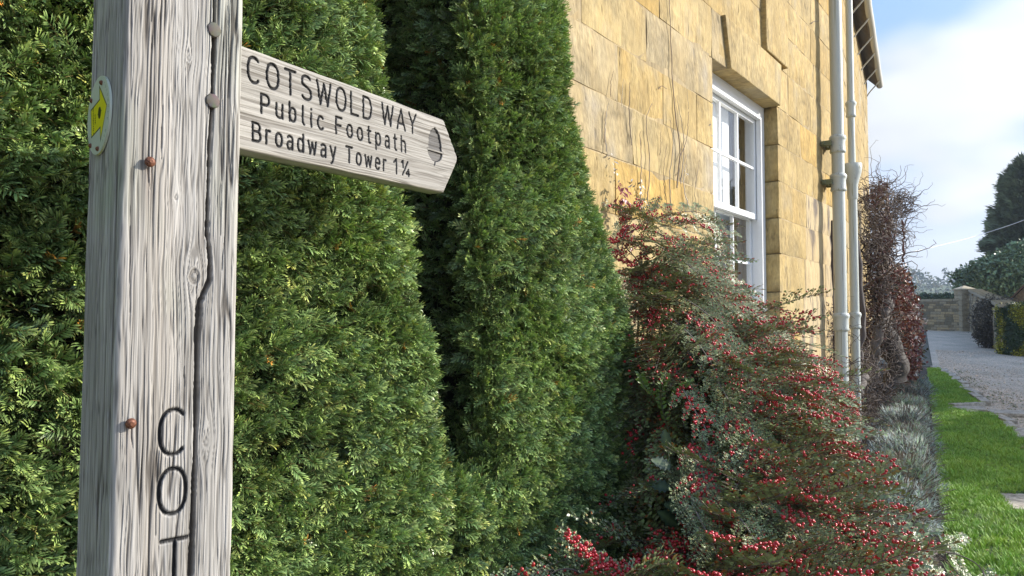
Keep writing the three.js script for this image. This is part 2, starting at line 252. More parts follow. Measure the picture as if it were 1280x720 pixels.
{
  const crackP = [[269, -20], [268, 37], [266, 126], [262, 180], [260, 250], [259, 290], [263, 325], [262, 350], [250, 378], [247, 420], [246, 500], [243, 600], [238, 740]].map(p => onPost(...p));
  const crack = []; for (let k = 0; k + 1 < crackP.length; k++) crack.push([...crackP[k], ...crackP[k + 1], 0]);
  const cC = onPost(199, 570), cT = onPost(232, 511), oB = onPost(198, 645), tB = onPost(200, 735), hgt = cT[1] - cC[1], wid = cT[0] - cC[0];
  const letters = [];
  for (const [ch, o] of [['C', cC], ['O', oB], ['T', tB]]) for (const s of GL[ch][1]) for (let e = 0; e + 1 < s.length; e++) { const f = wid / GL[ch][0] * 1.06; letters.push([o[0] + s[e][0] * f, o[1] + s[e][1] * hgt, o[0] + s[e + 1][0] * f, o[1] + s[e + 1][1] * hgt, .0023]); }
  const RC = rng(909), checks = []; for (let k = 0; k < 15; k++) { const x0 = .008 + .122 * RC(), y0 = 1.3 + .68 * RC(), l = .02 + .09 * RC() * RC() * 2, n = 5; let px = x0; for (let e = 0; e < n; e++) { const nx = px + .0022 * (RC() - .5); checks.push([px, y0 + l * e / n, nx, y0 + l * (e + 1) / n, -.0001 + .0005 * RC() * Math.sin((e + .5) / n * Math.PI)]); px = nx; } }
  const chk = strokeField(checks, .006, .004), nails = [onPost(186, 203), onPost(162, 529)];
  const field = strokeField(letters), knots = [[...onPost(243, 345), .0085, .0125], [...onPost(236, 72), .004, .006], [...onPost(257, 553), .006, .010], [...onPost(220, 246), .003, .005]];
  // outline of the shaft: [x, z, nx, nz, running length]
  const per = [], r = .007; let run = 0; const put = (x, z, nx, nz) => { if (per.length) run += Math.hypot(x - per[per.length - 1][0], z - per[per.length - 1][1]); per.push([x, z, nx, nz, run]); };
  const line = (x0, z0, x1, z1, nx, nz, st) => { const n = Math.max(2, Math.round(Math.hypot(x1 - x0, z1 - z0) / st)); for (let k = 0; k < n; k++) put(lerp(x0, x1, k / n), lerp(z0, z1, k / n), nx, nz); };
  const bend = (cx, cz, a0, n) => { for (let k = 0; k < n; k++) { const a = (a0 - 90 * k / n) * Math.PI / 180; put(cx + r * Math.cos(a), cz + r * Math.sin(a), Math.cos(a), Math.sin(a)); } };
  line(0, -POST_D + r, 0, -r, -1, 0, .0008); bend(r, -r, 180, 8); const s0 = run - r * 1.57 + r; line(r, 0, POST_W - r, 0, 0, 1, .00062); bend(POST_W - r, -r, 90, 6); line(POST_W, -r, POST_W, -POST_D + r, 1, 0, .009); bend(POST_W - r, -POST_D + r, 0, 4); line(POST_W - r, -POST_D, r, -POST_D, 0, -1, .009); bend(r, -POST_D + r, -90, 4); put(...per[0].slice(0, 4));
  const ys = []; for (let y = -.3; y < 1.22; y += .06) ys.push(y); for (let y = 1.22; y < 2.06; y += .0016) ys.push(y); ys.push(2.08, 2.11, POST_TOP);
  const m = new MB(), N = per.length;
  for (const y of ys) for (let k = 0; k < N; k++) {
    const [x, z, nx, nz, s] = per[k], front = nz > .7 && z > -r * .5; let u = s, v = y, kn = 0, rim = 0;
    if (front) for (const [kx, ky, kr, kl] of knots) { // fibres run round a knot
      const dx = x - kx, dy = (y - ky) / (kl / kr), d = Math.hypot(dx, dy), push = Math.exp(-Math.pow(dy / (kr * 2.6), 2)) * Math.exp(-Math.abs(dx) / (kr * 2.2)) * kr * .9; u -= Math.sign(dx) * push * Math.min(1, Math.abs(dx) / (kr * .4)); if (d < kr) { kn = ss(kr, kr * .6, d); u = s0 + kx + d * .8; v = ky + Math.atan2(dy, dx) * .004; } rim = Math.max(rim, ss(kr * .35, 0, Math.abs(d * (1 + .25 * n2(Math.atan2(dy, dx) * 1.3, kr * 900)) - kr * .42)) * .8 * (.55 + .45 * n2(Math.atan2(dy, dx) * 2, 5)));
    }
    let [h, f, tone] = oak(u, v, 3.7); let dark = f * .88, paint = 0;
    dark = Math.max(dark, rim * .7); h -= rim * .0012;
    if (front) {
      let dc = 1, yc = 0; for (const sg of crack) { const d = segDist(x, y, sg); if (d < dc) dc = d; }
      const w = (y > CRACK_WIDENS ? .0005 : .0013) + .0009 * n2(y * 38, 2) + .0006 * n2(y * 260, 9) + .0004 * Math.sin(y * 17); const c = ss(w + .0022, Math.max(.0003, w - .0004), dc); h -= .0075 * c; dark = Math.max(dark, .95 * c); h -= .0012 * ss(.012, 0, dc); 
      const ck = chk(x, y); if (ck < .0008) { const e = ss(.0008, -.0003, ck); h -= .0020 * e; dark = Math.max(dark, .7 * e); }
      const g = field(x, y); if (g < .0012) { const e = ss(.0008, -.0016, g); h = h * (1 - .6 * e) - .0036 * e; paint = ss(.0004, -.0006, g + .0004 * n2(x * 900, y * 300)); }
    }
    const t = clamp(tone), side = 1; let cr = lerp(.225, .51, t) * side, cg = lerp(.210, .485, t) * side, cb = lerp(.188, .45, t) * side;
    const st = ss(.15, .6, fbm(u * 30 + 9, v * 1.2, 3)); cr = lerp(cr, .34, st * .22); cg = lerp(cg, .27, st * .22); cb = lerp(cb, .19, st * .22);
    cr = lerp(cr, .055, dark); cg = lerp(cg, .045, dark); cb = lerp(cb, .036, dark);
    if (front) for (const [ax, ay] of nails) { const e = ss(.006, .001, Math.abs(x - ax + .0012 * n2(y * 90, 1))) * ss(-.075, -.002, y - ay) * (y < ay ? 1 : 0) * .28; cr = lerp(cr, .16, e); cg = lerp(cg, .10, e); cb = lerp(cb, .07, e); }
    { const al = ss(.05, .5, fbm(u * 16 + 3, v * 5 + 8, 4)) * (nx < -.5 ? .45 : .16); cr *= 1 - .22 * al; cb *= 1 - .34 * al; }
    if (paint) { cr = lerp(cr, .008, paint); cg = lerp(cg, .008, paint); cb = lerp(cb, .009, paint); }
    m.v(x + nx * h, y, z + nz * h, [cr, cg, cb]);
  }
  for (let j = 0; j + 1 < ys.length; j++) for (let k = 0; k + 1 < N; k++) { const a = j * N + k; m.q(a, a + 1, a + N + 1, a + N); }
  const c0 = m.v(POST_W / 2, POST_TOP + .02, -POST_D / 2, [.4, .37, .33]), b0 = (ys.length - 1) * N; for (let k = 0; k + 1 < N; k++) m.t(b0 + k, b0 + k + 1, c0);
  const post = mesh('post', m.geo(), woodMat, fp);
  // dowels and domed nails
  const peg = (px, py, rad, sd) => { const R = rng(sd), p = onPost(px, py), b = new MB(), n = 9, ring = []; const c = [.13, .115, .092]; for (let k = 0; k < n; k++) { const a = k / n * 6.283, q = rad * (.92 + .16 * R()); ring.push([q * Math.cos(a), q * 1.08 * Math.sin(a)]); } const mid = b.v(0, 0, .0012, c), r1 = ring.map(e => b.v(e[0] * .85, e[1] * .85, .0009 + .0008 * R(), c.map(t => t * (.8 + .4 * R())))), r2 = ring.map(e => b.v(e[0], e[1], -.0006, [.06, .05, .04])), r3 = ring.map(e => b.v(e[0], e[1], -.01, [.03, .025, .02])); for (let k = 0; k < n; k++) { const e = (k + 1) % n; b.t(mid, r1[k], r1[e]); b.q(r1[k], r2[k], r2[e], r1[e]); b.q(r2[k], r3[k], r3[e], r2[e]); } const o = mesh('peg', b.geo(), woodMat, post); o.position.set(p[0], p[1], 0); return o; };
  peg(268, 37, .0088, 1); peg(266, 126, .0088, 2);
  const nailG = new THREE.SphereGeometry(.0062, 20, 10, 0, 6.2832, 0, 1.35); nailG.rotateX(Math.PI / 2); nailG.scale(1, 1, .75);
  const shank = new THREE.CylinderGeometry(.0022, .0022, .012, 8); shank.rotateX(Math.PI / 2); const nG = mergeGeometries([nailG, shank]);
  const nailTex = dataTex(128, 128, (x, y) => { const a = fbm(x * 14, y * 14, 4); return [.15 + .20 * a, .058 + .09 * a, .030 + .05 * a]; });
  const rust = new THREE.MeshStandardMaterial({ map: nailTex, roughness: .55, metalness: .35 });
  for (const [px, py] of [[186, 203], [162, 529]]) { const p = onPost(px, py), o = mesh('nail', nG, rust, post); o.position.set(p[0], p[1], .0035); o.rotation.z = px; }
  // waymark disc on the left face
  const S = 512, cv = document.createElement('canvas'); cv.width = cv.height = S; const g = cv.getContext('2d');
  g.fillStyle = '#c4cab9'; g.fillRect(0, 0, S, S); 
  g.save(); g.translate(S / 2, S / 2); g.rotate(-.16); g.fillStyle = '#e6dc1c'; g.strokeStyle = '#23261a'; g.lineWidth = 9; g.beginPath(); for (const [x, y] of [[-165, -95], [40, -95], [40, -185], [190, 0], [40, 185], [40, 95], [-165, 95]]) g.lineTo(x, y); g.closePath(); g.fill(); g.stroke();
  g.fillStyle = '#23261a'; g.beginPath(); g.ellipse(30, -8, 34, 40, 0, 0, 7); g.fill(); g.fillRect(-14, -14, 88, 9); g.font = 'bold 34px sans-serif'; g.textAlign = 'center'; g.save(); g.translate(-60, 0); g.rotate(-Math.PI / 2); g.fillText('COTSWOLD', 0, -40); g.fillText('WAY', 0, 2); g.restore(); g.restore();
  g.fillStyle = '#4a4d42'; g.font = '26px sans-serif'; g.textAlign = 'center'; const ring = 'COTSWOLD WAY'; [...ring].forEach((c, k) => { const a = -1.0 + 2.0 * k / (ring.length - 1); g.save(); g.translate(S / 2 + 218 * Math.cos(a), S / 2 + 218 * Math.sin(a)); g.rotate(a + Math.PI / 2); g.fillText(c, 0, 8); g.restore(); });
  const dt = new THREE.CanvasTexture(cv); dt.colorSpace = THREE.SRGBColorSpace;
  const disc = new THREE.CylinderGeometry(.047, .0475, .0025, 56); const dm = new THREE.MeshStandardMaterial({ map: dt, roughness: .42 });
  const lInv = fp.matrixWorld.clone().multiply(new THREE.Matrix4().makeRotationY(-Math.PI / 2)).invert(), dp = onPlane(126.5, 145, lInv), o = mesh('waymark_disc', disc, dm, post); // left face frame: x towards the front edge
  o.rotation.z = Math.PI / 2; o.position.set(-.002, dp.y, dp.x); o.userData.label = 'pale round plaque with a yellow arrow on the left face';
  const pin = new THREE.SphereGeometry(.003, 10, 6); for (const [a, b] of [[.012, .037], [-.030, .024], [-.028, -.032], [.004, -.041]]) { const q = mesh('tack', pin, rust, post); q.position.set(-.0035, dp.y + b, dp.x + a); }
}
// the finger board
{
  const L = .535, H = .140, TH = .034, a = at(303, 121.5, 1.0), b = at(573, 200, 1.472), d = b.clone().sub(a).normalize();
  const ux = x => ((x - 45) / (2798 - x)) / .4738 * L, vy = v => H / 2 - v * H; // fractions measured on the board
  const hw = .0021;
  const segs = [
    ...setText('COTSWOLD WAY', [[ux(70), ux(577)], [ux(622), ux(760)]], vy(.325), .0345, hw),
    ...setText('Public Footpath', [[ux(124), ux(379)], [ux(432), ux(716)]], vy(.598), .026, hw * .92),
    ...setText('Broadway Tower 1¼', [[ux(87), ux(428)], [ux(472), ux(636)], [ux(668), ux(732)]], vy(.888), .0245, hw * .92),
  ];
  const ax = ux(838), rim = vy(.455), acorn = (x, y) => { // depth of the carved acorn, outline
    const dx = (x - ax) / .0215, up = (y - rim) / .0400, dn = (rim - .0035 - y) / .0185;
    let s = 1, kind = 0;
    if (up >= 0) { const q = Math.pow(Math.abs(dx), 2.1) + Math.pow(Math.max(0, up), 2.3) - 1; s = q; kind = 1; if (up > .9 && Math.abs(dx) < .12 - (up - .98) && up < 1.08) s = -.2; }
    else if (dn >= 0) { const q = Math.pow(Math.abs(dx) / 1.1, 2) + dn * dn - 1; s = q; kind = 2; const sd = segDist(x, y, [ax, rim - .020, ax - .004, rim - .0285]); if (sd < .0017) s = Math.min(s, -.3); }
    const rs = segDist(x, y, [ax - .0245, rim - .0017, ax + .0245, rim - .0017]);
    return [s, kind, rs];
  };
  const field = strokeField(segs), m = new MB(), nx = 860, ny = 250, R0 = .006;
  const half = x => x < .483 ? H / 2 : x < L ? lerp(H / 2, .004, (x - .483) / (L - .483)) : .002; // pointed end; the point is cut slightly blunt
  const endX = y => { const k = clamp((Math.abs(y - .002) - .003) / (H / 2 - .003)); return lerp(L, .486, Math.pow(k, 1.05)); };
  for (let j = 0; j <= ny; j++) for (let i = 0; i <= nx; i++) {
    const y0 = lerp(-H / 2, H / 2, j / ny), x = lerp(-.06, endX(y0), i / nx), y = y0 + .0012 * fbm(x * 9, y0 * 4 + 3, 2);
    let [h, f, tone] = oak(y, x * .85 + 5, 21.3, .8); let dark = f * .62, paint = 0; h *= .75;
    const ed = Math.min(H / 2 - Math.abs(y0), (endX(y0) - x) * .8), e = clamp(1 - ed / R0); h -= R0 * .75 * (1 - Math.sqrt(1 - e * e)); const wear = ss(.1, .9, e);
    const g = field(x, y); if (g < .001) { const c = ss(.0006, -.0013, g); h -= .0026 * c; paint = ss(.0004, -.0005, g + .00025 * n2(x * 700, y * 1500)); }
    let gray = 0;
    if (Math.abs(x - ax) < .031 && Math.abs(y - rim) < .05) { const [s, kind, rs] = acorn(x, y); if (rs < .0018) { h += 0; dark *= .5; } else if (kind && s < .08) { const c = ss(.08, -.06, s); h -= .0030 * c; gray = c * .72; paint = Math.max(paint, ss(-.30, -.05, s) * c * (x > ax ? .95 : .55)); } if (rs > .0017 && rs < .0030) paint = Math.max(paint, .9 * ss(.0030, .0022, rs)); }
    const t = clamp(tone * .9 + .05); let cr = lerp(.20, .40, t), cg = lerp(.188, .376, t), cb = lerp(.166, .338, t);
    cr = lerp(cr, .50, wear * .5); cg = lerp(cg, .46, wear * .5); cb = lerp(cb, .38, wear * .5);
    cr = lerp(cr, .07, dark); cg = lerp(cg, .056, dark); cb = lerp(cb, .043, dark);
    if (gray) { cr = lerp(cr, .06, gray); cg = lerp(cg, .057, gray); cb = lerp(cb, .057, gray); }
    if (paint) { cr = lerp(cr, .009, paint); cg = lerp(cg, .009, paint); cb = lerp(cb, .010, paint); }
    m.v(x, y, h, [cr, cg, cb]);
  }
  for (let j = 0; j < ny; j++) for (let i = 0; i < nx; i++) { const k = j * (nx + 1) + i; m.q(k, k + 1, k + nx + 2, k + nx + 1); }
  // edges and back, from the rim of the front
  const rim0 = []; for (let i = 0; i <= nx; i += 4) rim0.push(i); for (let j = 4; j <= ny; j += 4) rim0.push(j * (nx + 1) + nx); for (let i = nx - 4; i >= 0; i -= 4) rim0.push(ny * (nx + 1) + i); for (let j = ny - 4; j > 0; j -= 4) rim0.push(j * (nx + 1));
  const rings = [rim0.map(k => [m.p[3 * k], m.p[3 * k + 1], m.p[3 * k + 2]])], P = [];
  for (const z of [0, -.35, -.7, -1]) P.push(rings[0].map(([x, y, h]) => { const n = fbm(x * 18, z * 9 + y * 3, 3), green = y < 0 ? .35 : 0; const c = lerp(.26, .44, .5 + n); return m.v(x, y, z ? -TH * -z * 1 : h, [c * (1 - .12 * green), c * (.92 + .03 * green), c * (.80 - .3 * green)]); }));
  for (let k = 0; k + 1 < P.length; k++) for (let e = 0; e < P[k].length; e++) { const n = (e + 1) % P[k].length; m.q(P[k][e], P[k + 1][e], P[k + 1][n], P[k][n]); }
  const bc = m.v(L * .45, 0, -TH, [.36, .33, .28]), last = P[P.length - 1]; for (let e = 0; e < last.length; e++) m.t(last[e], bc, last[(e + 1) % last.length]);
  const board = mesh('finger_board', m.geo(), woodMat);
  const up = V(0, 1, 0).addScaledVector(d, -d.y).normalize(), out = d.clone().cross(up);
  board.quaternion.setFromRotationMatrix(new THREE.Matrix4().makeBasis(d, up, out)); board.position.copy(a); board.updateMatrixWorld(true); fp.attach(board);
  board.userData.label = 'pointed wooden finger board with routed black lettering and an acorn';
}

// ---------- house ----------
const HT = 54 * Math.PI / 180; // the front wall runs 36 degrees to the right of straight ahead
const house = thing('stone_house', 'honey coloured limestone house with a white sash window and pale drainpipes behind the hedge', 'house', [-1.40, 0, -1.53], HT);
house.updateMatrixWorld(true);
const h1Inv = house.matrixWorld.clone().invert(), onW1 = (px, py) => { const p = onPlane(px, py, h1Inv); return [p.x, p.y]; };
const W1L = 8.72, EAVE = 6.15, W2T = 62 * Math.PI / 180 - HT, W2L = 6.5;
const lime = dataTex(1024, 1024, (x, y) => {
  const a = tile(x, y, 5, 5, (p, q) => fbm(p, q, 5)), b = tile(x, y, 60, 14, (p, q) => fbm(p, q, 4)), c = tile(x, y, 200, 70, n2), e = tile(x, y, 18, 6, (p, q) => fbm(p + 40, q, 4)), pit = ss(.42, .62, tile(x, y, 44, 12, (p, q) => fbm(p + 9, q + 3, 3))), ol = ss(.15, .6, tile(x, y, 8, 5, (p, q) => fbm(p + 77, q, 5)));
  const iso = tile(x, y, 30, 26, (p, q) => fbm(p + 3, q + 8, 5)); const v = .93 + .40 * a + .20 * b + .14 * c + .28 * iso; let r = v, g = v * (1 + .07 * e), bl = v * (1 + .24 * e); const k = 1 - .42 * pit; r *= k; g *= k * .95; bl *= k * .82; r = lerp(r, .80, ol * .55); g = lerp(g, .87, ol * .55); bl = lerp(bl, 1.15, ol * .55); return [r * .6, g * .6, bl * .6];
});
const limeBump = dataTex(1024, 1024, (x, y) => { const a = tile(x, y, 9, 5, (p, q) => fbm(p, q, 5)), b = tile(x, y, 70, 18, (p, q) => fbm(p, q, 4)), pit = ss(.42, .62, tile(x, y, 44, 12, (p, q) => fbm(p + 9, q + 3, 3))); const iso = tile(x, y, 30, 26, (p, q) => fbm(p + 3, q + 8, 5)); const v = .6 + .3 * a + .16 * b + .26 * iso - .35 * pit; return [v, v, v]; });
const streak = dataTex(512, 512, (x, y) => { const a = tile(x, y, 14, 3, (p, q) => fbm(p, q, 5)), b = tile(x, y, 60, 12, (p, q) => fbm(p + 5, q, 4)); const s = ss(-.05, .45, a + .5 * b), v = 1 + .3 * b; return [lerp(v, .30, s) * .6, lerp(v, .31, s) * .6, lerp(v * .98, .42, s) * .6]; });
const sc = (t, u, v, r = 0) => { const c = t.clone(); c.repeat.set(u, v); c.rotation = r; c.needsUpdate = true; return c; };
const limeM = [[.67, .505, .235], [.71, .55, .28], [.64, .47, .205], [.65, .525, .32], [.73, .50, .17], [.60, .505, .34]].map(([r, g, b], k) => std(r, g, b, .94, { map: sc(lime, .62, .62, .04 * k), bumpMap: sc(limeBump, .62, .62, .04 * k), bumpScale: .016 }));
const stained = [std(.80, .62, .36, .94, { map: sc(streak, .8, .8), bumpMap: sc(limeBump, .62, .62), bumpScale: .014 }), std(.80, .60, .32, .94, { map: sc(streak, .6, .55, .1), bumpMap: sc(limeBump, .62, .62), bumpScale: .014 })];
const mortar = std(.70, .56, .35, 1, { map: sc(lime, 1.7, 1.7), bumpMap: sc(limeBump, 2, 2), bumpScale: .01 });
const shadeStone = std(.50, .41, .30, .95, { map: sc(lime, .9, .9), bumpMap: sc(limeBump, .9, .9), bumpScale: .006 });
// one ashlar block: a bowed, uneven face with worn edges, sides back to depth
function ashlar(w, h, depth, seed, ox, oy) {
  const R = rng(seed), m = new MB(), nx = Math.max(4, Math.round(w / .1)), ny = 5, tilt = .003 * (R() - .5), roll = .003 * (R() - .5), bump = .004 + .004 * R(), idx = [];
  for (let j = 0; j <= ny; j++) for (let i = 0; i <= nx; i++) {
    const u = i / nx, v = j / ny, ed = Math.min(u * w, (1 - u) * w, v * h, (1 - v) * h), e = ss(.03, 0, ed);
    const ex = (i === 0 || i === nx) ? .002 * n2(v * 5 + seed, seed) : 0, ey = (j === 0 || j === ny) ? .003 * n2(u * 7 + seed, seed * 3) : 0;
    idx.push(m.v(u * w + ex, v * h + ey, .004 + tilt * (u - .5) + roll * (v - .5) + bump * fbm(u * w * 5 + seed, v * h * 5, 3) - .0025 * e - (ed === 0 ? .0025 : 0), null, u * w + ox, v * h + oy));
  }
  for (let j = 0; j < ny; j++) for (let i = 0; i < nx; i++) { const k = j * (nx + 1) + i; m.q(idx[k], idx[k + 1], idx[k + nx + 2], idx[k + nx + 1]); }
  const rim = []; for (let i = 0; i < nx; i++) rim.push(i); for (let j = 0; j < ny; j++) rim.push(j * (nx + 1) + nx); for (let i = nx; i > 0; i--) rim.push(ny * (nx + 1) + i); for (let j = ny; j > 0; j--) rim.push(j * (nx + 1));
  const A = rim.map(k => m.v(m.p[3 * k], m.p[3 * k + 1], m.p[3 * k + 2], null, m.u[2 * k], m.u[2 * k + 1])), B = rim.map(k => m.v(m.p[3 * k], m.p[3 * k + 1], -depth, null, m.u[2 * k] + depth, m.u[2 * k + 1] + depth * .3));
  for (let e = 0; e < rim.length; e++) { const n = (e + 1) % rim.length; m.q(A[e], B[e], B[n], A[n]); }
  return m.geo();
}
const WIN = { x0: 4.87, x1: 6.42, y0: 1.575, y1: 3.52, r: .12 };
const courses = [-.35, .1, .45, .8, 1.15, 1.5, 1.86, 2.2, 2.52, 2.85, 3.18, 3.52, 3.89, 4.25, 4.6, 4.98, 5.34, 5.72, 6.15];
function layCourses(wall, len, seed, hole, pick, minL = .5, maxL = .98) {
  const R = rng(seed);
  for (let c = 0; c + 1 < courses.length; c++) {
    const y0 = courses[c], y1 = courses[c + 1]; let x = -R() * .4;
    const cuts = hole && y0 < hole.y1 - .01 && y1 > hole.y0 + .01 ? [[0, hole.x0], [hole.x1, len]] : [[0, len]];
    for (const [a, b] of cuts) {
      x = a === 0 ? -R() * .5 : a;
      while (x < b - .02) {
        let l = minL + (maxL - minL) * R(); if (b - (x + l) < .3) l = b - x; const xa = Math.max(x, a), xb = x + l; x = xb; if (xb < a + .05) continue;
        if (pick.skip && pick.skip(xa, xb, y0, y1)) continue;
        const j = .004, atHole = cuts.length > 1 && (Math.abs(xb - hole.x0) < .01 || Math.abs(xa - hole.x1) < .01);
        const yb = y0 === 1.5 && hole && xa < hole.x1 && xb > hole.x0 ? y0 : y0;
        const o = mesh('stone', ashlar(xb - xa - 2 * j, y1 - yb - 2 * j, atHole ? .19 : .06, seed * 100 + c * 40 + (xa * 10 | 0), R() * 3, R() * 3), pick.mat(xa, xb, y0, y1, R), wall);
        o.position.set(xa + j, yb + j, .0);
      }
    }
  }
}
{ // front wall, with the sash window
  const bx = (x0, x1, y0, y1, z0, z1) => boxG(x1 - x0, y1 - y0, z1 - z0, (x0 + x1) / 2, (y0 + y1) / 2, (z0 + z1) / 2), e = .06;
  const core = mergeGeometries([bx(0, WIN.x0 - e, -.6, EAVE, -.45, -.003), bx(WIN.x1 + e, W1L, -.6, EAVE, -.45, -.003), bx(WIN.x0 - e, WIN.x1 + e, -.6, 1.50, -.45, -.003), bx(WIN.x0 - e, WIN.x1 + e, 3.60, EAVE, -.45, -.003)]);
  const wall = mesh('wall', core, mortar, house);
  const lint = (xa, xb, y0, y1) => y0 > 3.5 && y0 < 3.6 && xb > 4.55 && xa < 6.5, sillC = (xa, xb, y0) => false;
  layCourses(wall, W1L, 7, { ...WIN, y0: 1.5 }, { skip: (xa, xb, y0, y1) => false, mat: (xa, xb, y0, y1, R) => { const k = R(), xm = (xa + xb) / 2; if (xm > 7.0 && xm < 8.5 && y0 > .8 && y0 < 2.8) return stained[k * 2 | 0]; if (xm < 3.3) return limeM[[5, 3, 3, 0][k * 4 | 0]]; if (y0 === 2.2 && xa < 4 && xb > 3.6) return limeM[4]; return limeM[[0, 1, 2, 0, 3, 1, 4, 0][k * 8 | 0]]; } });
  // lintel: a tapered block standing proud of the wall
  const sh = poly([[5.17, 3.525], [6.40, 3.525], [6.44, 3.89], [5.06, 3.89]]);
  const lg = new THREE.ExtrudeGeometry(sh, { depth: .165, bevelEnabled: true, bevelSize: .006, bevelThickness: .006, bevelSegments: 2 }); const lm = mesh('lintel', lg, limeM[1], house); lm.position.z = -.135;
  const s2 = poly([[4.86, 3.523], [5.16, 3.523], [5.05, 3.885], [4.86, 3.885]]); const l2 = mesh('lintel', new THREE.ExtrudeGeometry(s2, { depth: .134, bevelEnabled: true, bevelSize: .004, bevelThickness: .004, bevelSegments: 1 }), limeM[3], house); l2.position.z = -.135;
  // block standing proud above the lintel
  const a1 = onW1(952, 50), k0 = a1[0], s3 = poly([[k0, 3.98], [k0 + .02, 3.92], [k0 + .60, 3.92], [k0 + .62, 3.96], [k0 + .6, 4.62], [k0, 4.62]]);
  mesh('keystone', new THREE.ExtrudeGeometry(s3, { depth: .038, bevelEnabled: true, bevelSize: .012, bevelThickness: .010, bevelSegments: 3 }), limeM[0], house).position.z = .0;
  mesh('sill', new THREE.ExtrudeGeometry(poly([[-.13, 0], [.07, -.018], [.07, -.085], [-.13, -.085]]), { depth: 1.75, bevelEnabled: true, bevelSize: .005, bevelThickness: .005, bevelSegments: 2 }), limeM[5], house).rotation.y = -Math.PI / 2;
  const sill = house.children[house.children.length - 1]; sill.position.set(6.52, 1.575, 0); sill.rotation.y = -Math.PI / 2; sill.scale.x = 1;
  // window
  const white = std(.78, .79, .80, .38), W = WIN.x1 - WIN.x0, Hh = WIN.y1 - WIN.y0, mid = WIN.y0 + Hh * .485;
  const fr = []; const F = .11; fr.push(bx(WIN.x0, WIN.x0 + F, WIN.y0, WIN.y1, -.26, -WIN.r), bx(WIN.x1 - F, WIN.x1, WIN.y0, WIN.y1, -.26, -WIN.r), bx(WIN.x0 + F, WIN.x1 - F, WIN.y1 - F, WIN.y1, -.26, -WIN.r), bx(WIN.x0 + F, WIN.x1 - F, WIN.y0, WIN.y0 + .06, -.26, -WIN.r + .02));
  fr.push(bx(WIN.x0 + F, WIN.x0 + F + .02, WIN.y0 + .06, WIN.y1 - F, -.15, -WIN.r + .012), bx(WIN.x1 - F - .02, WIN.x1 - F, WIN.y0 + .06, WIN.y1 - F, -.15, -WIN.r + .012), bx(WIN.x0 + F + .02, WIN.x1 - F - .02, WIN.y1 - F - .02, WIN.y1 - F, -.15, -WIN.r + .012));
  const win = mesh('window', mergeGeometries(fr), white, house);
  const glass = new THREE.MeshPhysicalMaterial({ color: lin(.97, .98, .98), roughness: .02, transmission: 1, thickness: 0, ior: 1.52, side: THREE.DoubleSide });
  const xa = WIN.x0 + F + .004, xb = WIN.x1 - F - .004;
  for (const [y0, y1, z, hornsUp] of [[mid - .02, WIN.y1 - F - .004, -.158, 1], [WIN.y0 + .064, mid + .025, -.205, 0]]) {
    const st = .05, g = [bx(xa, xa + st, y0, y1, z - .035, z), bx(xb - st, xb, y0, y1, z - .035, z), bx(xa + st, xb - st, y1 - st, y1, z - .035, z), bx(xa + st, xb - st, y0, y0 + (hornsUp ? .05 : .09), z - .035, z)], sash = mesh('sash', mergeGeometries(g), white, win);
    const gx0 = xa + st, gx1 = xb - st, gy0 = y0 + (hornsUp ? .05 : .09), gy1 = y1 - st, R = rng(hornsUp + 3);
    const bars = []; for (let k = 1; k < 3; k++) { const x = lerp(gx0, gx1, k / 3); bars.push(bx(x - .011, x + .011, gy0, gy1, z - .03, z - .004)); } for (let k = 0; k < 3; k++) { const a = lerp(gx0, gx1, k / 3) + (k ? .011 : 0), b = lerp(gx0, gx1, (k + 1) / 3) - (k < 2 ? .011 : 0), y = (gy0 + gy1) / 2; bars.push(bx(a, b, y - .011, y + .011, z - .029, z - .005)); }
    sash.geometry = mergeGeometries([...g, ...bars]);
    for (let r = 0; r < 2; r++) for (let c = 0; c < 3; c++) { // every pane of old glass sits at its own slight angle
      const x0 = lerp(gx0, gx1, c / 3), x1 = lerp(gx0, gx1, (c + 1) / 3), ya = lerp(gy0, gy1, r / 2), yb = lerp(gy0, gy1, (r + 1) / 2), pg = new THREE.PlaneGeometry(x1 - x0 - .014, yb - ya - .014, 6, 6), pp = pg.attributes.position; for (let k = 0; k < pp.count; k++) pp.setZ(k, .0012 * n2(pp.getX(k) * 6 + c * 9, pp.getY(k) * 6 + r * 7)); pg.computeVertexNormals();
      const p = mesh('pane', pg, glass, win); p.position.set((x0 + x1) / 2, (ya + yb) / 2, z - .018); p.rotation.set(.012 * (R() - .5), .016 * (R() - .5), 0);
    }
  }
  const room = mesh('room', mergeGeometries([bx(3.6, 7.6, .6, .62, -3.5, -.46), bx(3.6, 7.6, 4.2, 4.22, -3.5, -.46), bx(3.58, 3.6, .6, 4.22, -3.5, -.46), bx(7.6, 7.62, .6, 4.22, -3.5, -.46), bx(3.58, 7.62, .6, 4.22, -3.52, -3.5)]), std(.32, .30, .27, 1), house);
  // half drawn cotton blind and side curtains behind the glass
  mesh('curtain', mergeGeometries([bx(5.95, WIN.x1 - .01, 1.6, 3.5, -.42, -.415), bx(WIN.x0 + .02, 5.94, 1.6, 2.49, -.36, -.355)]), std(.50, .50, .47, .95), house);
  const blind = mesh('blind', bx(WIN.x0 + .02, 5.93, 2.50, 3.5, -.275, -.27), std(.86, .85, .82, .9), house);
}
{ // return wall beyond the drainpipes
  const wall = mesh('wall', boxG(W2L, EAVE + .6, .4, W2L / 2, EAVE / 2 - .3, -.204), mortar, house); wall.position.set(W1L, 0, 0); wall.rotation.y = W2T;
  layCourses(wall, W2L, 13, null, { mat: (xa, xb, y0, y1, R) => limeM[[0, 1, 2, 3, 1][R() * 5 | 0]] }, .6, 1.1);
  for (const m of wall.children) if (Math.abs(m.position.x + .0) > 5.8) m.userData.label = undefined;
}
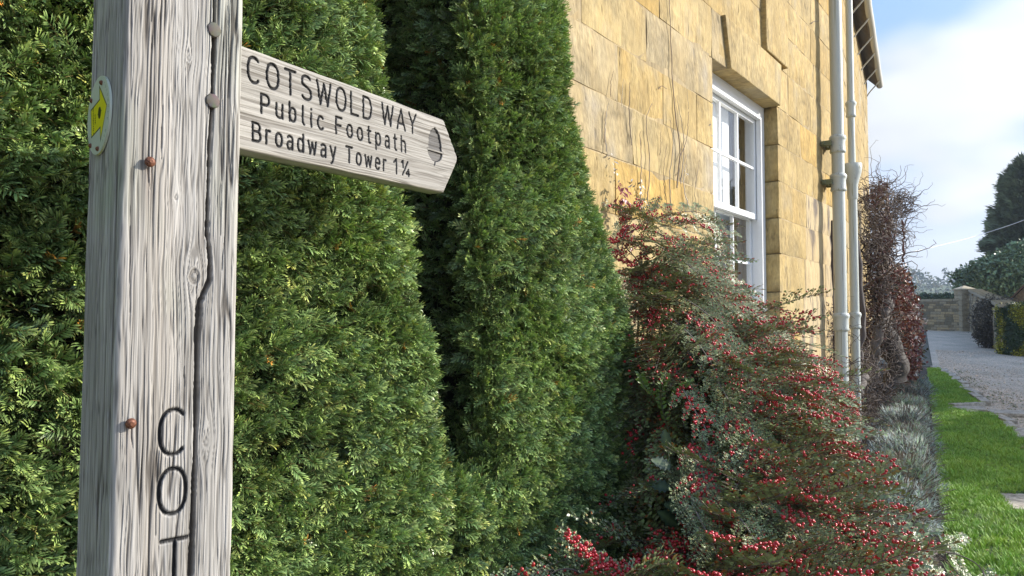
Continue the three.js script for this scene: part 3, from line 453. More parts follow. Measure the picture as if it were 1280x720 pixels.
{ // roofs, gable closing walls, eaves gutter
  const slate = std(.30, .25, .18, .95, { map: sc(lime, 2, 2) });
  const roof = (L, x, turn) => { const g = new THREE.BoxGeometry(L, .09, 4.6); g.translate(L / 2, 0, -2.3 + .3); g.rotateX(.80); const o = mesh('roof', g, slate, house); o.position.set(x, EAVE + .16, 0); o.rotation.y = turn; return o; };
  roof(W1L + .3, -.1, 0); const r2 = roof(W2L + .12, W1L, W2T);
  const close = mesh('gable_wall', mergeGeometries([boxG(.3, EAVE + 3, 4, .15, EAVE / 2 - .6, -2.45), boxG(W1L + 4, EAVE, .3, W1L / 2, EAVE / 2, -4.6)]), mortar, house);
  const g3 = mesh('gable_wall', boxG(.3, EAVE + .4, 4.2, W2L - .15, EAVE / 2, -2.5), mortar, house); g3.position.set(W1L, 0, 0); g3.rotation.y = W2T;
  // gutter on the return wall: half-round trough, its brackets and the stop end
  const b = new MB(), n = 10, rows = []; const paint = std(.56, .54, .46, .5);
  for (let k = 0; k <= 40; k++) { const u = k / 40 * (W2L + .2), row = [], sag = .012 * Math.sin(u * 4.2) - .01 * ss(5.6, 6.7, u); for (const [r, dir] of [[.062, 1], [.055, -1]]) for (let s = 0; s <= n; s++) { const a = Math.PI + (dir > 0 ? s / n : 1 - s / n) * Math.PI; row.push(b.v(u, EAVE - .02 + sag + r * Math.sin(a), .21 + r * Math.cos(a))); } rows.push(row); }
  for (let k = 0; k < 40; k++) for (let s = 0; s < rows[0].length; s++) { const t = (s + 1) % rows[0].length; b.q(rows[k][s], rows[k][t], rows[k + 1][t], rows[k + 1][s]); }
  const gut = mesh('gutter', b.geo(), paint, house); gut.position.set(W1L, 0, 0); gut.rotation.y = W2T;
  const br = new MB().tube(spline([V(0, -.32, .004), V(0, -.24, .06), V(0, -.12, .17), V(0, -.05, .22), V(0, .0, .255)], 14), .012, 6).geo();
  for (let k = 0; k < 8; k++) { const o = mesh('bracket', br, paint, gut); o.position.set(.35 + k * .84, EAVE - .02, 0); }
  const soffit = mesh('eaves_board', boxG(W2L, .03, .28, W2L / 2, EAVE + .075, .10), std(.16, .12, .08, .9), house); soffit.position.set(W1L, 0, 0); soffit.rotation.y = W2T;
}
const grime = dataTex(256, 512, (x, y) => { const a = tile(x, y, 7, 3, (p, q) => fbm(p, q, 5)), b = tile(x, y, 26, 5, (p, q) => fbm(p + 4, q, 4)), d = ss(.12, .55, a + .6 * b), r = ss(.42, .7, tile(x, y, 9, 9, (p, q) => fbm(p + 31, q + 7, 5))); let c = [1, 1, 1].map((v, k) => lerp(v, [.62, .60, .48][k], d)); return c.map((v, k) => lerp(v, [.42, .22, .12][k], r)); });
{ // drainpipes: cast iron, pale paint
  const paint = std(.47, .50, .47, .55, { map: sc(grime, 2, 1.6), bumpMap: sc(earthTex, 3, 1), bumpScale: .0012 }), algae = std(.16, .17, .09, .9), pr = (r, y0, y1, n = 28) => { const g = new THREE.CylinderGeometry(r, r, y1 - y0, n); g.translate(0, (y0 + y1) / 2, 0); return g; };
  const lathe = pts => new THREE.LatheGeometry(pts.map(([x, y]) => new THREE.Vector2(x, y)), 28);
  const collar = r => lathe([[r, -.10], [r + .012, -.095], [r + .018, -.08], [r + .012, -.065], [r + .010, .02], [r + .020, .045], [r + .022, .065], [r + .012, .085], [r, .09]]);
  const A = onW1(1047, 250), xA = A[0] - .62, zA = .15, RA = .063;
  const P = (name, geo, mat, parent) => mesh(name, geo, mat, parent);
  const p1 = P('drainpipe', mergeGeometries([pr(RA, -.2, EAVE + .1)]), paint, house); p1.position.set(xA, 0, zA); p1.userData.label = 'thicker pale drainpipe nearest the window';
  const yOf = (py) => onW1(1047, py)[1];
  for (const y of [yOf(240), yOf(196), yOf(402), yOf(-60)]) P('collar', collar(RA), paint, p1).position.y = y;
  for (const y of [yOf(238), yOf(194)]) { const k = P('bracket', mergeGeometries([boxG(.30, .035, .03, 0, 0, -zA + .035), boxG(.05, .05, .10, -.1, 0, -zA + .06), boxG(.05, .05, .10, .1, 0, -zA + .06)]), algae, p1); k.position.y = y - .02; }
  const xB = xA + .80, zB = .12, RB = .047, yH = onW1(1070, 225)[1];
  const p2 = P('drainpipe', mergeGeometries([pr(RB, -.2, yH - .02), pr(RB * .82, yH - .05, EAVE)]), paint, house); p2.position.set(xB, 0, zB); p2.userData.label = 'thinner pale drainpipe with a flared socket beside the vine';
  P('socket', lathe([[RB, -.36], [RB + .010, -.34], [RB + .012, -.20], [RB + .03, -.12], [RB + .052, -.05], [RB + .058, 0], [RB + .058, .05], [RB + .03, .055], [RB * .8, .03]]), paint, p2).position.y = yH;
  P('collar', collar(RB * .82), paint, p2).position.y = onW1(1062, 150)[1];
  P('collar', collar(RB), paint, p2).position.y = onW1(1068, 400)[1];
}

// ---------- the clipped yew hedge ----------
function yewSprig(seed, len, tip) { // a flat two-ranked spray along +x, facing +y
  const R = rng(seed), m = new MB(), n = 9, droop = .10 + .12 * R(), side = .06 * (R() - .5), pt = t => V(len * t, -droop * len * t * t, side * t * t * 4 * len);
  const stem = [.13, .11, .04]; m.tube([pt(0), pt(.5), pt(1)], t => .0011 * (1 - .6 * t), 3, stem);
  for (let k = 0; k < n; k++) for (const s of [-1, 1]) {
    if (R() < .06) continue; const t = (k + .3 + .4 * R()) / n * .94 + .05, o = pt(t), l = (.0185 * (1 - .35 * Math.pow(t, 3)) * (.8 + .2 * Math.min(1, t * 5))) * (.75 + .5 * R()), ang = lerp(1.15, .30, t) + .35 * (R() - .5), up = .25 + 1.1 * (R() - .4), w = .00145, tone = .65 + .75 * R();
    const d = V(Math.cos(ang), up * .5, s * Math.sin(ang)).normalize(), e = V(-d.z, 0, d.x).normalize(), nn = e.clone().cross(d), young = ss(.55, 1, t) * tip;
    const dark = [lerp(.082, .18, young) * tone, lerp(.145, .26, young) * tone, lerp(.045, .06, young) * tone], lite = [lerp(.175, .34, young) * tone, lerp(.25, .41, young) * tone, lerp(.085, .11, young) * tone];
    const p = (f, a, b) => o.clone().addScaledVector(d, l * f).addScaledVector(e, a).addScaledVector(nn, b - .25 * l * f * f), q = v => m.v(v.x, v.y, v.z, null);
    const put = (v, c) => m.v(v.x, v.y, v.z, c);
    const A = put(p(0, 0, 0), dark), B = put(p(.4, w, .0004), dark), C = put(p(.4, -w, .0004), dark), D = put(p(.8, w * .8, .0002), lite), Ee = put(p(.8, -w * .8, .0002), lite), Fv = put(p(1, 0, 0), lite);
    m.t(A, B, C); m.q(C, B, D, Ee); m.t(Ee, D, Fv);
  }
  return m.geo();
}
{
  const dir = V(.588, 0, -.809), out = V(.809, 0, .588), O = V(-.674, 0, -1.0), up = V(0, 1, 0), YT = 3.05;
  // plan of the hedge at height y: two battered columns with a deep groove between them, on a shared foot
  const plan = y => {
    const b = y - 1.3, back = -.06 * b, groove = .46 * ss(1.18, 1.36, y) + .02, r1 = lerp(.90, .735, ss(1.2, 2.4, y)) - .03 * Math.max(0, y - 2.3), l2 = 1.075, r2 = lerp(1.88, 1.59, clamp((y - 1.5) / 1.0)) + .13 * ss(1.5, 1.0, y) - .22 * Math.max(0, y - 2.5) + .05 * Math.sin(y * 5);
    return [[-1.3, back], [-.6, back], [0, back], [.3, back], [r1 - .2, back + .01], [r1 - .03, back - .02], [r1 + .015, back - .08], [r1 + .02, back - groove * .6], [(r1 + l2) / 2, back - groove], [l2 - .02, back - groove * .8], [l2 - .012, back - .05], [l2 + .02, back - .005], [l2 + .25, back + .01], [lerp(l2, r2, .6), back], [r2 - .10, back - .02], [r2 - .01, back - .10], [r2 + .03, back - .3], [r2 + .05, back - .62]];
  };
  const NH = 74, NA = 110, grid = [];
  for (let j = 0; j <= NH; j++) {
    const y = YT * j / NH, P = plan(y), cv = new THREE.CatmullRomCurve3(P.map(([t, w]) => V(t, 0, w)), false, 'catmullrom', .35), pts = cv.getSpacedPoints(NA), top = ss(YT - .35, YT, y);
    grid.push(pts.map(p => { const lump = .026 * fbm(p.x * 3.2 + 7 * p.z, y * 3.2, 3) + .008 * n2(p.x * 9, y * 9 + p.z * 5); return O.clone().addScaledVector(dir, p.x).addScaledVector(out, p.z + lump - .35 * top * top).add(V(0, y, 0)); }));
  }
  const hedge = thing('yew_hedge', 'tall dark green clipped yew hedge with a deep shaded groove beside the house wall', 'hedge', [0, 0, 0]);
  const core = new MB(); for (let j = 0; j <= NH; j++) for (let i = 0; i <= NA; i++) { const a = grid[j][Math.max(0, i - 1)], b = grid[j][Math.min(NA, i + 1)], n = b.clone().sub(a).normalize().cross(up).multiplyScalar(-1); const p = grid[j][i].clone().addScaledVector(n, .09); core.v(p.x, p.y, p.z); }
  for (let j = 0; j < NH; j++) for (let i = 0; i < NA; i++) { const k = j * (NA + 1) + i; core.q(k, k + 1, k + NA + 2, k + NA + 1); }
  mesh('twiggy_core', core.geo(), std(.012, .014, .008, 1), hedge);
  const sprigs = [yewSprig(1, .042, .6), yewSprig(2, .048, .3), yewSprig(3, .038, 1), yewSprig(4, .045, .1)], lists = [[], [], [], []], R = rng(1234);
  for (let j = 0; j < NH; j++) for (let i = 0; i < NA; i++) {
    const a = grid[j][i], b = grid[j][i + 1], c = grid[j + 1][i], e1 = b.clone().sub(a), e2 = c.clone().sub(a), nrm = e1.clone().cross(e2), area = nrm.length(); nrm.normalize(); if (nrm.dot(out) < 0 && nrm.z < 0) nrm.multiplyScalar(1);
    const y = a.y, dist = Math.hypot(a.x, a.z), f = i / NA, seen = y > .85 && y < 2.75 && f > .12 ? 1 : .22; const tt = a.clone().sub(O).dot(dir), ww = a.clone().sub(O).dot(out) + .06 * (y - 1.3), thin = ww < -.06 && tt > .6 && tt < 1.2 ? .34 : 1; const dens = 15500 * seen * thin * clamp(1.5 - dist * .0, .6, 1.3);
    let n = area * dens; n = Math.floor(n) + (R() < n % 1 ? 1 : 0);
    for (let k = 0; k < n; k++) {
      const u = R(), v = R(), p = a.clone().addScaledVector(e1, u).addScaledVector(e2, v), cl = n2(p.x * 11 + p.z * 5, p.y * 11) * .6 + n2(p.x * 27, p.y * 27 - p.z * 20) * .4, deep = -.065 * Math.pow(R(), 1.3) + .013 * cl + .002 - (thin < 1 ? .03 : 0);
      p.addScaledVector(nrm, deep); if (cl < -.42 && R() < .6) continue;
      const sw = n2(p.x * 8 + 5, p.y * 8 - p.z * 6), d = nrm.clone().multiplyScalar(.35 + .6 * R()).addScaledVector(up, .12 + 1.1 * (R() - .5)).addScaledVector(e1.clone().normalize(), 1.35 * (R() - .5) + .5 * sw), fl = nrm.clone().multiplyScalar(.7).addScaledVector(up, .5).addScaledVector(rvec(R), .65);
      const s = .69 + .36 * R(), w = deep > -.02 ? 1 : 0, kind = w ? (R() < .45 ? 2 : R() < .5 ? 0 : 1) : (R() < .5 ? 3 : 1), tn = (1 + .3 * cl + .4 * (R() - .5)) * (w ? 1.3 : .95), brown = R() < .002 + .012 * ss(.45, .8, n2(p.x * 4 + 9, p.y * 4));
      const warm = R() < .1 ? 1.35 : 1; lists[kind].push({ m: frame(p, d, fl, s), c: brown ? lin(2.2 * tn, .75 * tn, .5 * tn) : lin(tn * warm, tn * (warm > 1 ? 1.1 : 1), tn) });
    }
  }
  const leafM = new THREE.MeshStandardMaterial({ vertexColors: true, roughness: .33, side: THREE.DoubleSide });
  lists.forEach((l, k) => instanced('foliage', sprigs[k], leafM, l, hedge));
  console.log('hedge sprigs', lists.map(l => l.length).join());
}

// ---------- cotoneaster ----------
function leafAt(m, o, d, nrm, l, w, c, c2) { // a small folded leaf
  const e = d.clone().cross(nrm).normalize(), n = e.clone().cross(d).normalize(), P = (f, a, b) => { const v = o.clone().addScaledVector(d, l * f).addScaledVector(e, a).addScaledVector(n, b); return v; };
  const put = (v, c) => m.v(v.x, v.y, v.z, c), A = put(P(0, 0, 0), c), T = put(P(1, 0, -.06 * l), c2), L = put(P(.55, w, .22 * w), c), Rr = put(P(.55, -w, .22 * w), c), Md = put(P(.55, 0, -.1 * w), c2);
  m.t(A, L, Md); m.t(L, T, Md); m.t(A, Md, Rr); m.t(Md, T, Rr);
}
const berryG = (() => { const g = new THREE.SphereGeometry(1, 9, 7); const p = g.attributes.position, c = []; for (let k = 0; k < p.count; k++) { const y = p.getY(k), s = y > .93 ? .25 : 1; if (y > .93) p.setY(k, .86); c.push(s, s * (s < 1 ? 1.6 : 1), s); } g.setAttribute('color', new THREE.Float32BufferAttribute(c, 3)); g.computeVertexNormals(); g.deleteAttribute('uv'); return g; })();
function cotoSpray(seed, L, berries) { // herringbone spray along +x, leaves facing +y; returns [stems, leaves, berry list]
  const R = rng(seed), st = new MB(), lf = new MB(), bl = [], bark = [.16, .125, .095], pt = t => V(L * t, .05 * L * Math.sin(t * 2.6) - .16 * L * t * t, .04 * L * Math.sin(t * 3 + seed));
  const row = []; for (let k = 0; k <= 8; k++) row.push(pt(k / 8)); st.tube(row, t => .0019 * (1 - .7 * t), 4, bark);
  const twig = (o, d, len, lv) => {
    const e = o.clone().addScaledVector(d, len).add(V(0, -.06 * len, 0)); st.tube([o, o.clone().lerp(e, .5), e], t => .0010 * (1 - .5 * t), 3, bark);
    const n = Math.max(3, Math.round(len / .0085)); for (let k = 0; k < n; k++) for (const s of [-1, 1]) {
      if (R() < .12) continue; const t = (k + R()) / n, p = o.clone().lerp(e, t), q = d.clone().applyAxisAngle(V(0, 1, 0), s * (.6 + .6 * R())).add(V(0, .45 * (R() - .35), 0)).normalize(), nm = V(.5 * (R() - .5), 1, .5 * (R() - .5)).normalize();
      const r = R(); const lv0 = 1.1 + .75 * R(); let c = [.135 * lv0, .175 * lv0, .070 * lv0], c2 = [.20 * lv0, .235 * lv0, .105 * lv0]; if (r < .06) { c = [.30, .07, .02]; c2 = [.36, .13, .03]; } else if (r < .14) { c = [.22, .15, .04]; c2 = [.25, .18, .06]; } else if (r < .3) { c = [.20, .21, .12]; c2 = [.27, .27, .16]; }
      leafAt(lf, p.addScaledVector(q, .0015), q, nm, (.0110 + .0055 * R()), .0040 + .0016 * R(), c, c2);
    }
    if (R() < berries * .74) { const nb = 1 + (R() * 4.2 * berries | 0); for (let k = 0; k < nb; k++) { const p = o.clone().lerp(e, R()).add(V(.010 * (R() - .5), .003 + .010 * R(), .014 * (R() - .5))); bl.push([p, .0025 + .0018 * R()]); } }
  };
  const n = Math.round(L / .013); for (let k = 0; k < n; k++) { const s = k % 2 ? 1 : -1, t = .06 + .92 * (k + .5 * R()) / n, o = pt(t), d = V(.72, .10 + .3 * (R() - .4), s * .72).normalize(); twig(o, d, (.028 + .05 * R()) * (1.1 - .6 * t)); }
  twig(pt(1), V(1, -.15, 0).normalize(), .03);
  return [st.geo(), lf.geo(), bl];
}
const cotoLeafM = new THREE.MeshStandardMaterial({ vertexColors: true, roughness: .38, side: THREE.DoubleSide }), barkM = new THREE.MeshStandardMaterial({ vertexColors: true, roughness: .85 });
const berryM = new THREE.MeshPhysicalMaterial({ vertexColors: true, color: lin(.50, .022, .030), roughness: .34, clearcoat: .3, clearcoatRoughness: .2 });
{
  const bush = thing('cotoneaster_bush', 'sprawling cotoneaster covered in red berries leaning on the house wall below the window', 'shrub', [0, 0, 0]);
  // the mound: rows run from its top against the wall down to the path, columns from the hedge side to the house side
  const rowsP = [
    [[772, 268, 3.1], [800, 272, 3.15], [835, 285, 3.3], [855, 302, 3.5]],
    [[795, 350, 2.85], [840, 345, 2.85], [890, 372, 3.2], [918, 405, 3.9]],
    [[800, 420, 2.65], [870, 420, 2.55], [945, 438, 3.0], [985, 478, 3.9]],
    [[800, 500, 2.5], [880, 505, 2.25], [970, 510, 2.6], [1022, 535, 3.6]],
    [[800, 590, 2.4], [880, 590, 2.1], [980, 590, 2.2], [1022, 612, 3.1]],
    [[770, 680, 2.1], [870, 680, 1.85], [980, 680, 1.85], [1042, 680, 2.6]],
    [[700, 760, 1.75], [860, 775, 1.5], [990, 780, 1.55], [1062, 760, 2.2]],
  ].map(r => r.map(p => at(...p)));
  const cr = (p, t) => { const c = new THREE.CatmullRomCurve3(p, false, 'catmullrom', .5); return c.getPoint(t); };
  const S = (a, b) => cr(rowsP.map(r => cr(r, b)), a);
  const root = at(835, 640, 2.75).setY(.05), R = rng(77);
  const kinds = [cotoSpray(1, .24, .02), cotoSpray(2, .28, .35), cotoSpray(3, .22, 1.0), cotoSpray(4, .26, 1.25), cotoSpray(5, .30, .06), cotoSpray(6, .20, .5)], lists = kinds.map(() => []), bl = [], near = [];
  const place = (p, d, n, s, k, tn) => { const mt = frame(p, d, n, s); lists[k].push({ m: mt, c: lin(tn, tn, tn) }); for (const [q, r] of kinds[k][2]) { const w = q.clone().applyMatrix4(mt); bl.push([w, r * (.9 + .3 * R())]); } };
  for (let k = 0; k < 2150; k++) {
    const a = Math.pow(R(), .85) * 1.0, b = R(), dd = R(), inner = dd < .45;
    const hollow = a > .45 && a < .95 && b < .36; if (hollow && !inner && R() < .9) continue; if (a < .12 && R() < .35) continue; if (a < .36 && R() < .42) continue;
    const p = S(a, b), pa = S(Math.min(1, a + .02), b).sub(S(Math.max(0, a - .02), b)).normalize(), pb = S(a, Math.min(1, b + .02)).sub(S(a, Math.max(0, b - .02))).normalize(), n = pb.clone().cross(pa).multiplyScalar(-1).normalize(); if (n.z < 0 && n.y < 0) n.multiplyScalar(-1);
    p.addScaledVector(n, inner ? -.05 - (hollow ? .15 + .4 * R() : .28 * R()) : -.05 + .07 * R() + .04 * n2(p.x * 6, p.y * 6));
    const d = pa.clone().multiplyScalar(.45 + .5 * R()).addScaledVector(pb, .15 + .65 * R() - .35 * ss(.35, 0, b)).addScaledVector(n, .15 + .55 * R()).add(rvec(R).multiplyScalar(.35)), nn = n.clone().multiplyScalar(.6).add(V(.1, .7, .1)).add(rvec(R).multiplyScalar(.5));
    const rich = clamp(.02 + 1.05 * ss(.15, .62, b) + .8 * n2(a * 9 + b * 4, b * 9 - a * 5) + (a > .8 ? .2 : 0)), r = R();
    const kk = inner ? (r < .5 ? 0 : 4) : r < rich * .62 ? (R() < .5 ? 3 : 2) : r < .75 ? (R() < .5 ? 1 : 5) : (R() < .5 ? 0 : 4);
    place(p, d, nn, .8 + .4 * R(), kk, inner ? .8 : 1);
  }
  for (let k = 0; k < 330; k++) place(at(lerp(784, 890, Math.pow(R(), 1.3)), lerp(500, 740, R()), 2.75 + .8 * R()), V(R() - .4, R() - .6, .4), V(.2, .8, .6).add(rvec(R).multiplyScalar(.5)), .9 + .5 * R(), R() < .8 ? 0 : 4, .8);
  // long free arching shoots: [pixel path with depths, berry load]
  const stems = new MB(), bark = [.13, .10, .085];
  const arch = (P, kk, step = .055, rad = .003) => { const q = spline(P.map(p => at(...p)), 26); stems.tube(q, t => rad * (1 - .65 * t), 5, bark); let acc = 0; for (let k = 3; k < q.length; k++) { acc += q[k].distanceTo(q[k - 1]); if (acc > step) { acc = 0; for (const s of [-1, 1]) { const d = q[k].clone().sub(q[k - 1]).normalize(), sd = d.clone().cross(V(.3, .5, 1)).normalize(); place(q[k], d.clone().multiplyScalar(.8).addScaledVector(sd, s * .55).add(V(0, -.25, 0)), V(0, .7, .7), .42 + .2 * R(), kk[R() * kk.length | 0], 1); } } } };
  arch([[800, 340, 3.0], [772, 305, 3.05], [800, 283, 3.05], [845, 266, 3.2], [880, 268, 3.3], [905, 300, 3.4]], [0, 1, 4]);
  arch([[835, 400, 2.8], [800, 330, 2.9], [778, 300, 2.95], [790, 272, 3.0], [776, 262, 3.0]], [2, 3]);
  arch([[880, 400, 2.9], [905, 340, 3.2], [896, 312, 3.4], [906, 285, 3.5]], [0, 4]);
  arch([[850, 430, 2.7], [875, 370, 3.1], [915, 345, 3.5], [945, 375, 3.6]], [1, 5]);
  arch([[900, 470, 2.6], [930, 420, 3.2], [965, 400, 3.7], [985, 415, 3.8]], [2, 3]);
  arch([[800, 420, 2.75], [830, 350, 2.9], [862, 325, 3.1], [925, 385, 3.5]], [1, 0]);
  arch([[960, 520, 2.6], [1010, 450, 3.3], [1045, 470, 3.6], [1062, 510, 3.6]], [3, 2]);
  arch([[1080, 700, 2.2], [1130, 675, 2.3], [1180, 700, 2.25], [1205, 725, 2.2]], [0, 1], .09);
  arch([[1120, 740, 2.0], [1180, 690, 2.2], [1222, 706, 2.2], [1235, 730, 2.15]], [0, 4], .11);
  arch([[850, 560, 2.2], [940, 540, 2.2], [1010, 590, 2.2], [1050, 650, 2.2]], [3, 3]);
  arch([[870, 640, 1.95], [850, 690, 1.8], [800, 720, 1.7], [760, 712, 1.66]], [2, 3]);
  arch([[760, 760, 1.75], [725, 716, 1.72], [700, 712, 1.7], [676, 726, 1.68]], [5, 2, 1], .07);
  for (let k = 0; k < 60; k++) { // limbs from the root up through the mound
    const a = .08 + .85 * R(), b = .1 + .85 * R(), e = S(a, b), mid = root.clone().lerp(e, .5).add(V(-.05, .28 * R() + .05, -.1)), o = root.clone().add(V(.5 * (R() - .3), .1, .4 * (R() - .5)));
    const q = spline([o, mid, e], 14); stems.tube(q, t => .0085 * (1 - .75 * t), 5, bark);
  }
  for (let k = 0; k < 64; k++) { // arching shoots that lie along the mound, berries in rows on them
    const a = .04 + .72 * R(), b = .22 + .6 * R(), q = []; for (let e = 0; e <= 6; e++) { const t = e / 6, aa = Math.min(1, a + .26 * t), bb = Math.min(1, b + .17 * t - .10 * ss(.5, .9, b) * t), p = S(aa, bb), pa = S(Math.min(1, aa + .02), bb).sub(S(Math.max(0, aa - .02), bb)).normalize(), pb = S(aa, Math.min(1, bb + .02)).sub(S(aa, Math.max(0, bb - .02))).normalize(), n = pb.cross(pa).multiplyScalar(-1).normalize(); if (n.z < 0 && n.y < 0) n.multiplyScalar(-1); q.push(p.addScaledVector(n, .03 + .07 * Math.sin(t * 2.9))); }
    const c = spline(q, 30), red = R() < .3 + .45 * b; stems.tube(c, t => .0030 * (1 - .65 * t), 5, [.24, .20, .165]); let acc = 0;
    for (let e = 2; e < c.length; e++) { acc += c[e].distanceTo(c[e - 1]); if (acc < .042) continue; acc = 0; const d = c[e].clone().sub(c[e - 1]).normalize(), sd = d.clone().cross(V(.2, .6, .8)).normalize(); for (const sg of [-1, 1]) place(c[e], d.clone().multiplyScalar(.9).addScaledVector(sd, sg * .6), V(.1, .7, .7), .26 + .14 * R(), red ? (R() < .5 ? 1 : 0) : (R() < .8 ? 0 : 4), 1.1); if (red) for (let m = 0; m < 5; m++) bl.push([c[e].clone().add(rvec(R).multiplyScalar(.012)).add(V(0, .004, .006)), .0028 + .0015 * R()]); }
  }
  mesh('stems', stems.geo(), barkM, bush);
  kinds.forEach((kd, k) => { instanced('twigs', kd[0], barkM, lists[k], bush); instanced('foliage', kd[1], cotoLeafM, lists[k], bush); });
  // the nearest berries are pieces of their own
  bl.sort((p, q) => q[0].z - p[0].z); const view = w => { const x = w.x / -w.z * FOCAL + 640, y = 401 - (w.y - EYE) / -w.z * FOCAL; return x > 640 && x < 1270 && y < 722; };
  let own = 0; const rest = []; for (const [w, r] of bl) { const hue = 1 + .5 * (R() - .5); if (own < 260 && view(w)) { own++; const o = mesh('berry', berryG, berryM, bush); o.position.copy(w); o.scale.setScalar(r); o.rotation.set(R() * 6, R() * 6, 0); } else rest.push({ m: frame(w, rvec(R), rvec(R), r), c: lin(hue, hue * (.6 + .9 * R()), hue) }); }
  instanced('berries', berryG, berryM, rest, bush);
  console.log('sprays', lists.map(l => l.length).join(), 'berries', bl.length);
}

// holly shoot, leafy sprig and a dead leaf caught in front of the bush
function hollyLeaf(l, seed) { // along +x, facing +y, spines on a wavy margin
  const R = rng(seed), m = new MB(), n = 14, A = [], B = [], C = [], dark = [.018, .040, .022], rib = [.09, .13, .05];
  for (let k = 0; k <= n; k++) {
    const t = k / n, w = .30 * l * Math.pow(Math.sin(Math.PI * Math.pow(t, .85)), .7) * (k % 3 === 1 ? 1.28 : .86) * (k === 0 || k === n ? 0 : 1), cur = -.18 * l * t * t, wav = .012 * Math.cos((k - 1) * 2.094) * l;
    A.push(m.v(t * l, cur + wav + .04 * l, w, dark)); B.push(m.v(t * l, cur, 0, rib)); C.push(m.v(t * l, cur + wav * (.7 + .5 * R()) + .04 * l, -w, dark));
    if (k) { m.q(A[k - 1], A[k], B[k], B[k - 1]); m.q(B[k - 1], B[k], C[k], C[k - 1]); }
  }
  return m.geo();
}
{
  const R = rng(31), holly = thing('holly_shoot', 'dark glossy holly shoot with spiny leaves in the shaded gap between hedge and red berries', 'plant'), leafM = new THREE.MeshPhysicalMaterial({ vertexColors: true, roughness: .42, side: THREE.DoubleSide }), G = [1, 2, 3, 4].map(k => hollyLeaf(.062, k));
  const stem = spline([at(845, 760, 2.05), at(868, 690, 1.98), at(855, 640, 1.95), at(838, 580, 2.0), at(832, 545, 2.05)], 20); mesh('stem', new MB().tube(stem, t => .0035 * (1 - .6 * t), 6, [.06, .075, .03]).geo(), barkM, holly);
  const leaf = (px, py, d, ang, tilt, s) => { const o = mesh('leaf', G[R() * 4 | 0], leafM, holly), a = ang * Math.PI / 180, dir = V(Math.cos(a), Math.sin(a), tilt); const fc = V(.5 * (R() - .3) - .3 * Math.sin(a), .45 + .4 * R(), .9); o.applyMatrix4(frame(at(px, py, d), dir, fc, s)); };
  for (const l of [[868, 655, 1.86, 22, .2, 1.25], [866, 690, 1.84, 35, .1, 1.2], [860, 640, 1.9, 155, .3, 1.1], [846, 656, 1.9, 140, .3, 1.0], [838, 610, 1.95, 165, .1, .9], [880, 625, 1.92, 40, .2, 1.0], [850, 588, 1.97, 20, -.1, .95], [838, 585, 1.98, 150, .2, .9], [872, 600, 1.96, 70, .1, .75], [834, 560, 2.02, 100, .1, .8], [866, 705, 1.82, -40, .4, 1.0], [862, 668, 1.86, -60, .5, 1.1], [900, 655, 1.9, 15, .1, .9], [840, 690, 1.9, 200, .2, 1.0]]) leaf(...l);
  const sprig = thing('privet_sprig', 'pale yellow green leafy sprig poking out beside the hedge corner', 'plant'), lf = new MB();
  for (const P of [[[838, 545, 2.25], [826, 500, 2.22], [832, 470, 2.2]], [[832, 520, 2.24], [848, 490, 2.2], [862, 478, 2.18]], [[828, 505, 2.24], [806, 485, 2.24], [800, 470, 2.24]]]) {
    const q = spline(P.map(p => at(...p)), 14); mesh('stem', new MB().tube(q, t => .0022 * (1 - .6 * t), 4, [.12, .12, .06]).geo(), barkM, sprig);
    for (let k = 3; k < q.length; k++) for (const s of [-1, 1]) { const d = V(s * (.6 + .4 * R()), .4 + .5 * R(), .5 * (R() - .3)).normalize(), v = .8 + .5 * R(); leafAt(lf, q[k].clone(), d, V(.3 * (R() - .5), .6, .8), .015 + .009 * R(), .0052, [.10 * v, .17 * v, .025], [.15 * v, .23 * v, .04]); }
  }
  stuff(mesh('leaves', lf.geo(), cotoLeafM, sprig));
  const dl = new MB(), n = 12; for (let k = 0; k <= n; k++) { const t = k / n, w = .016 * Math.sin(Math.PI * Math.pow(t, .8)) + .001, c = [.30, .10, .03]; const a = dl.v(t * .085, .012 * Math.sin(t * 4), w, c), e = dl.v(t * .085, .006 + .012 * Math.sin(t * 4) - .010, 0, [.22, .07, .02]), f = dl.v(t * .085, .016 * Math.sin(t * 5) + .006, -w, c); if (k) { dl.q(a - 3, a, e, e - 3); dl.q(e - 3, e, f, f - 3); } }
  const o = mesh('dead_leaf', dl.geo(), new THREE.MeshStandardMaterial({ vertexColors: true, roughness: .7, side: THREE.DoubleSide })); o.applyMatrix4(frame(at(800, 432, 2.35), V(.75, -.5, .1), V(-.2, .5, .8), 1.0)); tag(o, 'curled orange brown dead leaf caught at the hedge corner above the berries', 'leaf');
}

// leaf clumps for shrubs and crowns
function clump(seed, n, l, w, spread = 1) { const R = rng(seed), m = new MB(); for (let k = 0; k < n; k++) { const p = rvec(R).multiplyScalar(spread * Math.cbrt(R())), d = rvec(R), v = .7 + .6 * R(); leafAt(m, p, d, rvec(R), l * (.7 + .6 * R()), w * (.7 + .6 * R()), [v, v, v], [v * 1.1, v * 1.1, v * 1.1]); } return m.geo(); }
const leafMat = (rough = .6) => new THREE.MeshStandardMaterial({ vertexColors: true, roughness: rough, side: THREE.DoubleSide });
